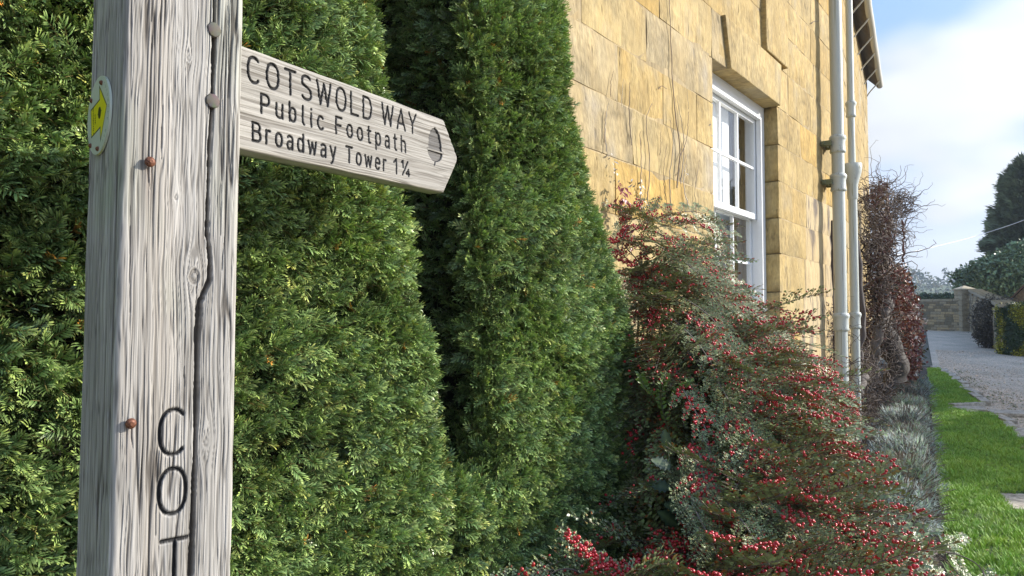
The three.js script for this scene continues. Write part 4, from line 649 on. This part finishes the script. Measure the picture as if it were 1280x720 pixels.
// ---------- dried climber on the wall ----------
const W1 = (t, y, z) => V(t, y, z).applyMatrix4(house.matrixWorld), W2o = house.matrixWorld.clone().multiply(new THREE.Matrix4().makeTranslation(W1L, 0, 0)).multiply(new THREE.Matrix4().makeRotationY(W2T)), W2 = (u, y, z) => V(u, y, z).applyMatrix4(W2o);
{
  const R = rng(404), b = new MB(), t1 = thing('dried_climber', 'thin dead grey climber stems clinging to the stone wall left of the window', 'climbing plant');
  const on = (pts, rad, c) => { const P = pts.map(([x, y]) => { const [t, h] = onW1(x, y); return W1(t, h, .014 + .008 * R()); }); rad *= .58; b.tube(spline(P, 22).map((p, k) => p.add(V(.006 * (R() - .5), 0, .006 * (R() - .5)))), t => rad * (1 - .55 * t), 4, c || [.17, .13, .10]); };
  on([[843, 235], [846, 190], [840, 130], [836, 60], [833, -20]], .009, [.24, .18, .13]); on([[848, 230], [852, 180], [843, 120]], .007, [.4, .34, .27]); on([[846, 200], [856, 170], [858, 140]], .005);
  on([[786, 182], [783, 140], [783, 104]], .006); on([[755, 190], [753, 160], [756, 130]], .006, [.45, .4, .34]); on([[806, 255], [808, 200], [805, 150], [812, 130]], .007, [.32, .25, .18]); on([[795, 270], [798, 215], [796, 165]], .007, [.30, .23, .17]); on([[828, 250], [826, 215], [831, 180]], .005);
  on([[836, 270], [833, 225], [838, 180], [834, 150]], .008, [.36, .3, .23]); on([[858, 262], [852, 232], [854, 205]], .006, [.5, .45, .4]); on([[870, 290], [866, 240], [872, 200]], .005, [.3, .24, .18]); on([[820, 112], [824, 108], [830, 112]], .005, [.2, .14, .1]); on([[1012, 30], [1016, 27], [1021, 27]], .008); 
  for (let k = 0; k < 6; k++) { const x = 752 + R() * 138, y = 90 + R() * 170; on([[x, y], [x + 3 * (R() - .5), y - 10 - 10 * R()], [x + 8 * (R() - .5), y - 22 - 22 * R()]], .0035 + .002 * R(), R() < .5 ? [.50, .42, .30] : [.32, .24, .15]); }
  stuff(mesh('stems', b.geo(), barkM, t1));
  // pale papery remains still stuck to the stone
  const f = new MB(); for (const [x, y, n] of [[797, 232, 16], [799, 250, 9], [786, 230, 6], [764, 210, 6], [766, 222, 3], [851, 218, 4], [757, 190, 4], [800, 275, 5], [884, 161, 2]]) for (let k = 0; k < n; k++) { const [t, h] = onW1(x + 7 * (R() - .5), y + 18 * (R() - .5)), p = W1(t, h, .02 + .015 * R()); leafAt(f, p, rvec(R).setY(-.6).normalize(), V(.8, .2, .6).add(rvec(R).multiplyScalar(.4)), .014 + .02 * R(), .006, [.62, .58, .52], [.5, .45, .38]); }
  stuff(mesh('dead_leaves', f.geo(), cotoLeafM, t1));
  const g = new MB(); for (const [x, y, n] of [[762, 240, 26], [765, 262, 18], [780, 300, 14]]) for (let k = 0; k < n; k++) { const [t, h] = onW1(x + 6 * (R() - .5), y + 26 * (R() - .5)), p = W1(t, h, .05 + .05 * R()); leafAt(g, p, rvec(R).setY(-.8).normalize(), V(.8, .2, .6).add(rvec(R).multiplyScalar(.5)), .03 + .02 * R(), .010, [.20, .025, .035], [.28, .05, .05]); }
  stuff(mesh('red_leaves', g.geo(), cotoLeafM, t1));
}

// ---------- the old vine on the return wall ----------
{
  const R = rng(606), vine = thing('old_vine', 'gnarled leafless vine with thick leaning trunk and brown twigs beyond the drainpipes', 'climbing plant'), bark = [.062, .050, .042], gr = [.115, .095, .082];
  const tr = (pts, r0, r1, c, name = 'trunk') => { const gn = (t, a) => 1 + .30 * n2(t * 9 + r0 * 50, Math.cos(a) * 1.4 + 3) + .16 * n2(t * 14, a * 2.2 + r0 * 30); const P = spline(pts, 40).map((p, k) => p.add(V(.02 * n2(k * .4, r0 * 99), .01 * n2(k * .5, 7), .02 * n2(k * .45, 3 + r0 * 77)))); return mesh(name, new MB().tube(P, (t, a) => lerp(r0, r1, Math.pow(t, .6)) * gn(t, a), 14, c).geo(), barkM, vine); };
  // positions on the wall: metres along it, height, metres out from it
  const P = (px, py, d) => at(px, py, d);
  tr([P(1122, 478, 10.6), P(1116, 440, 10.55), P(1104, 398, 10.5), P(1098, 360, 10.5), P(1103, 330, 10.5), P(1098, 300, 10.5)], .18, .035, bark);
  tr([P(1092, 470, 10.1), P(1093, 440, 10.05), P(1100, 410, 10.1), P(1108, 385, 10.3), P(1104, 370, 10.4)], .06, .07, gr);
  tr([P(1072, 510, 9.2), P(1077, 480, 9.2), P(1074, 440, 9.25), P(1079, 400, 9.3), P(1074, 350, 9.35), P(1071, 300, 9.4)], .055, .03, [.07, .055, .05]);
  tr([P(1060, 530, 8.6), P(1068, 500, 8.6), P(1076, 482, 8.7), P(1082, 470, 9.0)], .05, .04, gr);
  tr([P(1036, 500, 8.35), P(1038, 440, 8.3), P(1036, 380, 8.3), P(1038, 320, 8.3), P(1040, 276, 8.28)], .085, .075, [.055, .035, .03]);
  tr([P(1036, 400, 8.25), P(1033, 340, 8.25), P(1036, 290, 8.25), P(1034, 262, 8.25)], .03, .012, [.08, .06, .05]);
  tr([P(1109, 240, 11.5), P(1112, 300, 11.3), P(1107, 350, 11.2), P(1112, 400, 11.0)], .02, .035, [.12, .07, .05]);
  tr([P(1129, 328, 11.7), P(1130, 300, 11.7), P(1128, 275, 11.7)], .018, .014, [.15, .06, .05], 'branch');
  const tw = new MB();
  const wander = (o, d, len, r, n = 10, curl = .85) => { const q = [o.clone()]; const p = o.clone(), v = d.clone().normalize(); for (let k = 0; k < n; k++) { v.add(rvec(R).multiplyScalar(curl)).normalize(); p.addScaledVector(v, len / n); q.push(p.clone()); } tw.tube(q, t => r * (1 - .7 * t), 3, R() < .35 ? [.17, .14, .12] : [.095, .070, .058]); return q; };
  const cloud = (px, py, rx, ry, d, rd, n, len, r = .006) => { for (let k = 0; k < n; k++) { const a = R() * 6.28, q = Math.sqrt(R()), o = at(px + q * rx * Math.cos(a), py + q * ry * Math.sin(a), d + rd * (R() - .5)); wander(o, V(.4 * (R() - .3), R() - .45, .3 * (R() - .5)), len * (.5 + R()), r * (.5 + R())); } };
  cloud(1090, 285, 13, 60, 10.2, .7, 190, .5); cloud(1096, 262, 17, 44, 11.2, 1.2, 120, .5); cloud(1113, 275, 18, 40, 11.6, .9, 150, .5); cloud(1127, 256, 15, 16, 11.8, .5, 120, .32); cloud(1092, 330, 20, 40, 10.4, .8, 100, .6, .009); cloud(1104, 375, 18, 40, 10.2, .6, 80, .5); cloud(1108, 430, 16, 40, 10.2, .5, 110, .4);
  cloud(1072, 470, 16, 40, 9.3, .6, 130, .5, .007); cloud(1095, 510, 26, 40, 9.6, 1.0, 160, .45, .006); cloud(1036, 420, 12, 40, 8.2, .2, 80, .4); cloud(1048, 470, 16, 30, 8.1, .4, 70, .4); cloud(1062, 540, 20, 34, 7.8, .6, 120, .4);
  stuff(mesh('twigs', tw.geo(), barkM, vine));
  const vl = [], vg = clump(9, 8, .05, .017, .10); for (let k = 0; k < 520; k++) { const t = R(), p = at(lerp(1083, 1108, R()) + 6 * Math.sin(t * 5), lerp(232, 455, t), 10.3 + .9 * (R() - .3)), v = .6 + .8 * R(); vl.push({ m: frame(p, rvec(R), rvec(R), .5 + .6 * R()), c: R() < .6 ? lin(.12 * v, .055 * v, .045 * v) : lin(.15 * v, .10 * v, .06 * v) }); }
  instanced('dry_leaves', vg, leafMat(.7), vl, vine);
}
{
  const R = rng(17), red = thing('red_leaved_shrub', 'rusty red and brown leaved shrub at the house corner beside the gravel road', 'shrub'), list = [], g = clump(3, 9, .05, .017, .09);
  for (let k = 0; k < 900; k++) { const t = R(), py = lerp(335, 475, t), mid = lerp(1118, 1136, Math.sin(t * 2.2)), hw = lerp(10, 17, Math.sin(t * 3.1)), px = mid + hw * (R() + R() - 1) * 1.2, d = 12.2 + 1.2 * (R() - .5), v = .6 + .7 * R(), r = R(); list.push({ m: frame(at(px, py, d), rvec(R), rvec(R), .6 + .7 * R()), c: r < .55 ? lin(.21 * v, .055 * v, .04 * v) : r < .8 ? lin(.27 * v, .12 * v, .06 * v) : r < .93 ? lin(.08 * v, .085 * v, .03 * v) : lin(.5, .42, .36) }); }
  instanced('foliage', g, leafMat(.5), list, red);
  const st = new MB(); for (let k = 0; k < 24; k++) { const o = at(1128 + 8 * (R() - .5), 480, 12.2), e = at(1120 + 24 * (R() - .5), 345 + 90 * R(), 12.2 + (R() - .5)); st.tube([o, o.clone().lerp(e, .5).add(rvec(R).multiplyScalar(.1)), e], t => .012 * (1 - .7 * t), 4, [.09, .06, .05]); }
  mesh('stems', st.geo(), barkM, red);
}

// ---------- lavender along the bed, litter ----------
{
  const R = rng(88), stem = new MB(), put = (m, p, d, l, w, c) => { const e = d.clone().cross(V(.3, .2, .9)).normalize().multiplyScalar(w), b = p.clone().addScaledVector(d, l); b.y -= l * .12; const A = m.v(p.x - e.x, p.y, p.z - e.z, c), B = m.v(p.x + e.x, p.y, p.z + e.z, c), C = m.v(b.x, b.y, b.z, c.map(t => t * 1.2)); m.t(A, B, C); };
  const lv = new MB();
  for (let k = 0; k < 1100; k++) { const a = R() * 6.283, h = Math.pow(R(), .7), up = h * 1.35, d = V(Math.cos(a) * Math.cos(up), Math.sin(up), Math.sin(a) * Math.cos(up)), rr = (.20 + .09 * R()) * (1 + .18 * n2(a * 2, up * 3)); const o = d.clone().multiplyScalar(rr).multiply(V(1, .95, 1)); const g = R(), c = g < .62 ? [.27, .31, .29] : g < .85 ? [.15, .21, .13] : [.16, .13, .11]; for (let e = 0; e < 3; e++) put(lv, o, d.clone().add(rvec(R).multiplyScalar(.75)).normalize(), .03 + .045 * R(), .0048, c.map(t => t * (.8 + 1.5 * g))); }
  for (let k = 0; k < 110; k++) { const a = R() * 6.283, up = .3 + R() * 1.1, d = V(Math.cos(a) * Math.cos(up), Math.sin(up), Math.sin(a) * Math.cos(up)); stem.tube([d.clone().multiplyScalar(.05), d.clone().multiplyScalar(.25), d.clone().multiplyScalar(.34).add(V(.02 * R(), -.01, .02 * R()))], .0022, 3, [.16, .13, .11]); }
  const words = ['nearest lavender mound beside the lawn', 'second grey lavender mound from the nearest, opposite the pale flagstone', 'third grey lavender mound along the bed edge', 'grey lavender mound beside the middle of the lawn', 'green grey lavender mound before the vine trunk', 'grey lavender mound beside the leaning vine trunk', 'lavender mound below the red leaved shrub', 'farthest lavender mound at the house corner']; let first = null;
  [[.75, -.36, 1.1], [1.65, -.32, 1.15], [2.6, -.36, 1.2], [3.6, -.32, 1.1], [4.6, -.35, 1.25], [5.7, -.33, 1.1], [6.9, -.31, 1.15], [8.3, -.28, 1.0]].forEach(([q, w, s], k) => {
    let o; if (!first) { o = first = thing('lavender', words[0], 'lavender', [0, 0, 0], 0, 'lavender mounds edging the bed'); stuff(mesh('foliage', lv.geo(), leafMat(.8), o)); mesh('stems', stem.geo(), barkM, o); } else { o = first.clone(); o.name = numbered('lavender'); scene.add(o); o.userData = { ...first.userData, label: words[k] }; }
    const [x, z] = LP(q, w); o.position.set(x, groundY(x, z) + .01, z); o.rotation.y = k * 1.7; o.scale.set(s * (.95 + .15 * R()), s * (.92 + .2 * R()), s);
  });
  const tg = new THREE.TetrahedronGeometry(1), list = []; for (let k = 0; k < 5200; k++) { const q = lerp(-3, 12, R()), w = -.02 - R() * 2.6, [x, z] = LP(q, w), s = .006 + .02 * R() * R(), v = .6 + .8 * R(), r = R(); list.push({ m: frame(V(x, groundY(x, z) + .03, z), rvec(R), rvec(R), s * 1.5, s * .6, s), c: r < .7 ? lin(.07 * v, .052 * v, .036 * v) : r < .9 ? lin(.18 * v, .12 * v, .06 * v) : lin(.3 * v, .27 * v, .22 * v) }); }
  { const fl = new MB(); leafAt(fl, V(-.5, 0, 0), V(1, 0, 0), V(0, 1, 0), 1, .26, [1, 1, 1], [1.1, 1.1, 1.1]); const l2 = []; for (let k = 0; k < 420; k++) { const q = lerp(-1, 15, R()), w = -1.2 + 3.2 * R() * R() + .6 * R(), [x, z] = LP(q, w), v = .6 + .8 * R(); l2.push({ m: frame(V(x, groundY(x, z) + (w > 0 && w < lawnEdge(q) ? .055 : .03), z), V(Math.cos(k * 2.4), .2 * (R() - .5), Math.sin(k * 2.4)), V(.3 * (R() - .5), 1, .3 * (R() - .5)), .028 + .035 * R()), c: R() < .6 ? lin(.26 * v, .14 * v, .05 * v) : lin(.30 * v, .23 * v, .10 * v) }); } tag(instanced('fallen_leaves', fl.geo(), leafMat(.7), l2), 'brown fallen leaves scattered on lawn, bed and road edge', 'leaves'); }
  tag(instanced('leaf_litter', tg, std(1, 1, 1, .95), list), 'crumbs of soil and dry leaf litter on the bed', 'litter');
}

// ---------- far side of the road ----------
const gAt = (px, d) => { const p = at(px, 400, d); return V(p.x, groundY(p.x, p.z), p.z); };
{ // boundary wall: two lengths meeting at a pier
  const R = rng(55), A = gAt(1120, 36), B = gAt(1206, 34), C = gAt(1262, 20.5);
  const far = std(.70, .61, .45, .95, { map: sc(lime, 1, 1) }), tints = [lin(1, 1, 1), lin(.7, .66, .6), lin(1.25, 1.15, 1), lin(.6, .62, .62)];
  const run = (P, Q, h0, h1, label) => {
    const L = P.distanceTo(Q), o = thing('boundary_wall', label, 'wall', P.toArray(), Math.atan2(-(Q.z - P.z), Q.x - P.x)), dy = (Q.y - P.y) / L, list = [];
    const core = boxG(L, 1, .34, L / 2, .5, 0); const cp = core.attributes.position; for (let k = 0; k < cp.count; k++) { const x = cp.getX(k), t = x / L; cp.setY(k, (cp.getY(k) > .5 ? lerp(h0, h1, t) : -.3) + dy * x); } core.computeVertexNormals(); mesh('core', core, std(.26, .22, .16, 1), o);
    let y = -.05; while (y < Math.max(h0, h1) - .05) { const h = .075 + .06 * R(); let x = 0; while (x < L) { const l = .14 + .24 * R(); if (y + h < lerp(h0, h1, x / L)) list.push({ m: new THREE.Matrix4().makeRotationZ(.03 * (R() - .5)).scale(V(l * .96, h * .9, .42 + .05 * R())).setPosition(x + l / 2, y + h / 2 + dy * x, 0), c: tints[R() * 4 | 0] }); x += l; } y += h; }
    instanced('stones', new THREE.BoxGeometry(1, 1, 1, 1, 1, 1), far, list, o);
    let x = 0; while (x < L) { const l = .45 + .4 * R(), c = mesh('coping_stone', boxG(l - .02, .09 + .03 * R(), .48, 0, .05, 0), far, o); c.position.set(x + l / 2, lerp(h0, h1, x / L) + dy * (x + l / 2), 0); c.rotation.z = .03 * (R() - .5); x += l; }
    return o;
  };
  run(A, B, 1.30, 1.36, 'low pale stone wall across the far bend of the road'); run(B.clone().add(V(.25, 0, .35)), C, 1.75, 1.25, 'taller rough stone wall running from the pier towards the brown shrub');
  const pier = thing('wall_pier', 'square stone pier with a cap where the two boundary walls meet', 'pier', B.toArray()); let y = -.1; const pl = []; while (y < 1.75) { const h = .2 + .1 * R(); pl.push(boxG(.55 + .03 * R(), h - .012, .55 + .03 * R(), .01 * R(), y + h / 2, 0)); y += h; } mesh('shaft', mergeGeometries(pl), far, pier); const cap = new THREE.ConeGeometry(.48, .16, 4); cap.rotateY(Math.PI / 4); cap.translate(0, y + .12, 0); mesh('cap', mergeGeometries([cap.toNonIndexed(), boxG(.68, .07, .68, 0, y + .01, 0).toNonIndexed()]), far, pier);
}
function plant(name, label, cat, base, o) { // base: ground point; o.shape(R) -> offset from it, o.n clumps, o.color(R, offset)
  const R = rng(o.seed), t = thing(name, label, cat, base.toArray(), 0, o.group), list = [];
  for (let k = 0; k < o.n; k++) { const p = o.shape(R); if (p) list.push({ m: frame(p, o.lean ? o.lean(R, p) : rvec(R), rvec(R), (o.s || 1) * (.6 + .8 * R())), c: o.color(R, p) }); }
  instanced(o.part || 'crown', o.geo, o.mat, list, t);
  const b = new MB(); o.wood(b, R); mesh(o.woodName || 'trunk', b.geo(), barkM, t); return t;
}
const blob = (lobes) => R => { const l = lobes[R() * lobes.length | 0], d = rvec(R), r = .72 + .34 * Math.sqrt(R()); return V(l[0] + d.x * l[3] * r, l[1] + d.y * l[4] * r, l[2] + d.z * (l[5] || l[3]) * r); };
const greens = (r, g, b, sp = .5) => (R, p) => { const v = (1 - sp / 2 + sp * R()) * (1 + .35 * n3(p.x * 1.3, p.y * 1.3, p.z * 1.3)); return lin(r * v, g * v, b * v); };
const bigLeaf = clump(41, 12, .16, .055, .24), smallLeaf = clump(42, 16, .07, .024, .13), farLeaf = clump(43, 14, .9, .32, 1.3), tiny = clump(44, 14, .035, .011, .08);
{
  const R0 = rng(5), conif = (() => { const R = rng(61), m = new MB(); for (let k = 0; k < 22; k++) { const a = (R() - .5) * 1.5, d = V(Math.cos(a), .35 * (R() - .2), Math.sin(a)), v = .7 + .6 * R(); leafAt(m, V(.25 * R(), .1 * (R() - .5), .2 * (R() - .5)), d, V(.3 * (R() - .5), 1, .3 * (R() - .5)), .26 + .2 * R(), .035, [v, v, v], [v * 1.15, v * 1.15, v]); } return m.geo(); })();
  const cone = (h, w, ragged) => R => { const t = Math.pow(R(), .75), y = h * (.08 + .92 * (1 - t)) , a = R() * 6.283, lump = 1 + ragged * n2(a * 1.6 + 3, y * 1.1) + ragged * .55 * h2(Math.floor(a * 3.2), Math.floor(y * 1.9 + a)), r = w * Math.pow(t, .62) * lump * (.62 + .4 * Math.sqrt(R())); return V(r * Math.cos(a), y, r * Math.sin(a)); };
  const outw = (R, p) => V(p.x, -.1 * Math.hypot(p.x, p.z) + .5 * R(), p.z).add(rvec(R).multiplyScalar(.35));
  plant('conifer', 'tall dark cypress with a ragged outline rising over the bushes across the road', 'tree', gAt(1287, 42), { seed: 3, n: 5200, shape: cone(9.1, 2.2, .36), lean: outw, geo: conif, mat: leafMat(.7), color: greens(.12, .145, .075), wood: b => b.tube([V(0, -.2, 0), V(.05, 3, 0), V(0, 8.8, 0)], t => .22 * (1 - .9 * t), 8, [.09, .07, .05]) });
  plant('evergreen_bush', 'big rounded blue green evergreen bush leaning over the stone wall', 'bush', gAt(1254, 37), { seed: 4, n: 3600, shape: blob([[-.6, 2.3, 0, 1.4, 1.0], [.8, 2.7, .2, 1.6, 1.15], [2.2, 2.5, 0, 1.6, 1.4], [.2, 1.7, .5, 1.6, 1.0], [-1.2, 1.9, .2, .8, .7], [1.6, 3.3, -.2, 1.15, .9]]), geo: bigLeaf, mat: leafMat(.45), color: greens(.135, .19, .075), wood: b => { for (const x of [-.6, .4, 1.5]) b.tube([V(x * .4, -.1, 0), V(x * .7, 1, 0), V(x, 2.2, 0)], t => .09 * (1 - .7 * t), 6, [.1, .08, .06]); }, woodName: 'stems' });
  plant('low_bush', 'small green bush showing over the far boundary wall', 'bush', gAt(1172, 38), { seed: 14, n: 700, shape: blob([[-.6, 1.35, 0, .8, .28], [.5, 1.4, 0, .9, .25]]), geo: smallLeaf, mat: leafMat(.5), s: 1.3, color: greens(.06, .10, .04), wood: b => b.tube([V(0, 0, 0), V(0, 1.3, 0)], .05, 5, [.1, .08, .06]), woodName: 'stems' });
  plant('brown_shrub', 'twiggy brown shrub against the stone wall between ivy bush and clipped hedge', 'shrub', gAt(1243, 23), { seed: 6, n: 1100, part: 'foliage', shape: blob([[-.15, .75, 0, .42, .72], [.25, .8, .1, .42, .68], [0, .35, .1, .5, .4]]), geo: tiny, mat: leafMat(.8), s: 1.5, color: greens(.10, .085, .060), wood: (b, R) => { for (let k = 0; k < 60; k++) { const e = V((R() - .5) * 1.1, .5 + R(), (R() - .5) * .8); b.tube([V(e.x * .2, -.1, e.z * .2), e.clone().multiplyScalar(.55), e], t => .012 * (1 - .7 * t), 3, [.11, .085, .065]); } }, woodName: 'stems' });
  const HB = gAt(1262, 20.2);
  plant('clipped_hedge', 'clipped dark green hedge with bright yellow green leaves on its end', 'hedge', HB, { seed: 8, n: 6200, part: 'foliage', shape: R => { const l = 7, x = Math.pow(R(), 1.5) * l, f = R(); const y = 1.24 * R(), z = .9 * (R() - .5); return f < .45 ? V(x, y, .48 + .05 * R()) : f < .75 ? V(x, 1.24 + .06 * R(), z) : V(-.04 * R(), y, z); }, geo: tiny, mat: leafMat(.5), s: 1.2, color: (R, p) => { const v = .7 + .6 * R(); return p.x < .35 && n2(p.y * 3.4, p.z * 4 + p.x * 3) > .0 && R() < .8 ? lin(.34 * v, .32 * v, .03) : lin(.045 * v, .08 * v, .03 * v); }, wood: b => { for (let k = 0; k < 12; k++) b.tube([V(.3 + k * .55, -.2, 0), V(.35 + k * .55, .6, .05), V(.3 + k * .55, 1.3, 0)], .03, 5, [.09, .07, .05]); }, woodName: 'stems' });
  mesh('twiggy_core', boxG(7, 1.2, .86, 3.52, .57, 0), std(.015, .017, .01, 1), scene.children[scene.children.length - 1]);
  // trees further along the right of the road, which shade it
  const tr = (x, d, h, w, seed, label) => plant('road_tree', label, 'tree', V(x, rise(d), -d), { seed, n: 1500, shape: blob([[0, h * .6, 0, w, h * .36], [w * .5, h * .45, .4, w * .7, h * .3], [-w * .5, h * .5, -.3, w * .7, h * .3]]), geo: clump(50 + seed, 16, .34, .12, .45), mat: leafMat(.5), color: greens(.05, .08, .03), wood: b => b.tube([V(0, -.2, 0), V(.1, h * .4, 0), V(0, h * .8, 0)], t => .2 * (1 - .75 * t), 8, [.1, .08, .06]) });
  tr(17.5, 9.5, 5.6, 2.4, 21, 'leafy roadside tree beyond the right edge, nearest the camera'); tr(19, 14, 6.2, 2.6, 22, 'leafy roadside tree beyond the right edge, middle of three'); tr(27, 25, 7.5, 3, 24, 'leafy roadside tree beyond the right edge, farthest of the row'); tr(22, 18.5, 6.0, 2.6, 23, 'leafy roadside tree beyond the right edge, behind the clipped hedge');
}
{ // outbuilding with a stone gable, at the edge of the view
  const p = gAt(1312, 26), o = thing('outbuilding', 'small building with an orange brown gable behind the clipped hedge', 'building', p.toArray(), -.61), w = 2.6, h = 1.2, top = 2.65;
  const g = new THREE.ExtrudeGeometry(poly([[-w / 2, -.3], [w / 2, -.3], [w / 2, h], [0, top], [-w / 2, h]]), { depth: 2.6, bevelEnabled: false }); g.translate(0, 0, -2.6); mesh('wall', g, std(.46, .30, .16, .95, { map: sc(lime, .8, .8) }), o);
  for (const s of [-1, 1]) { const r = boxG(1.12 * Math.hypot(w / 2, top - h), .06, 2.7, 0, 0, -1.32); r.rotateZ(-s * Math.atan2(top - h, w / 2)); r.translate(s * w / 4 * 1.04, (h + top) / 2 + .05, 0); mesh('roof', r, std(.30, .17, .10, .9, { map: sc(lime, 1.5, 1.5) }), o); }
}
{ // overhead wire
  const P = spline([at(1105, 322, 24), at(1170, 308, 29), at(1233, 291, 32), at(1280, 275, 31), at(1420, 215, 28)], 40); tag(mesh('overhead_wire', new MB().tube(P, .013, 5).geo(), std(.78, .78, .78, .5)), 'thin pale overhead wire crossing in front of the cypress', 'wire');
}
{ // wooded hill
  const m = new MB(), c = at(1190, 395, 300), NX = 40, NZ = 24, hh = (x, z) => 26 * Math.exp(-Math.pow(x / 75, 2)) * Math.exp(-Math.pow((z + 30) / 70, 2)) + 5 * Math.exp(-Math.pow((x + 110) / 90, 2)) + 3 * fbm(x * .03, z * .03, 3) - 9;
  for (let j = 0; j <= NZ; j++) for (let i = 0; i <= NX; i++) { const x = (i / NX - .5) * 520, z = (j / NZ - .5) * 260; m.v(c.x + x, hh(x, z), c.z + z); }
  for (let j = 0; j < NZ; j++) for (let i = 0; i < NX; i++) { const k = j * (NX + 1) + i; m.q(k, k + NX + 1, k + NX + 2, k + 1); }
  struct('hill', m.geo(), std(.09, .12, .04, 1));
  const R = rng(12), list = []; for (let k = 0; k < 3600; k++) { const x = (R() - .5) * 420, z = (R() - .35) * 190, y = hh(x, z); const tree = [x, z]; const s = 1 + .8 * R(), open = n2(x * .02 + 3, z * .02 + 1); if (open > .45) continue; const v = .7 + .6 * R(); list.push({ m: frame(V(c.x + x, y + 1.5 + 3.0 * R() + 3 * Math.max(0, n2(x * .13, z * .13)), c.z + z), rvec(R), rvec(R), s), c: R() < .25 ? lin(.16 * v, .14 * v, .05 * v) : lin(.07 * v, .10 * v, .045 * v) }); }
  const o = instanced('distant_woodland', farLeaf, leafMat(.8), list); tag(o, 'hazy wooded hill beyond the stone wall at the end of the road', 'woodland');
}
renderer.render(scene, camera);
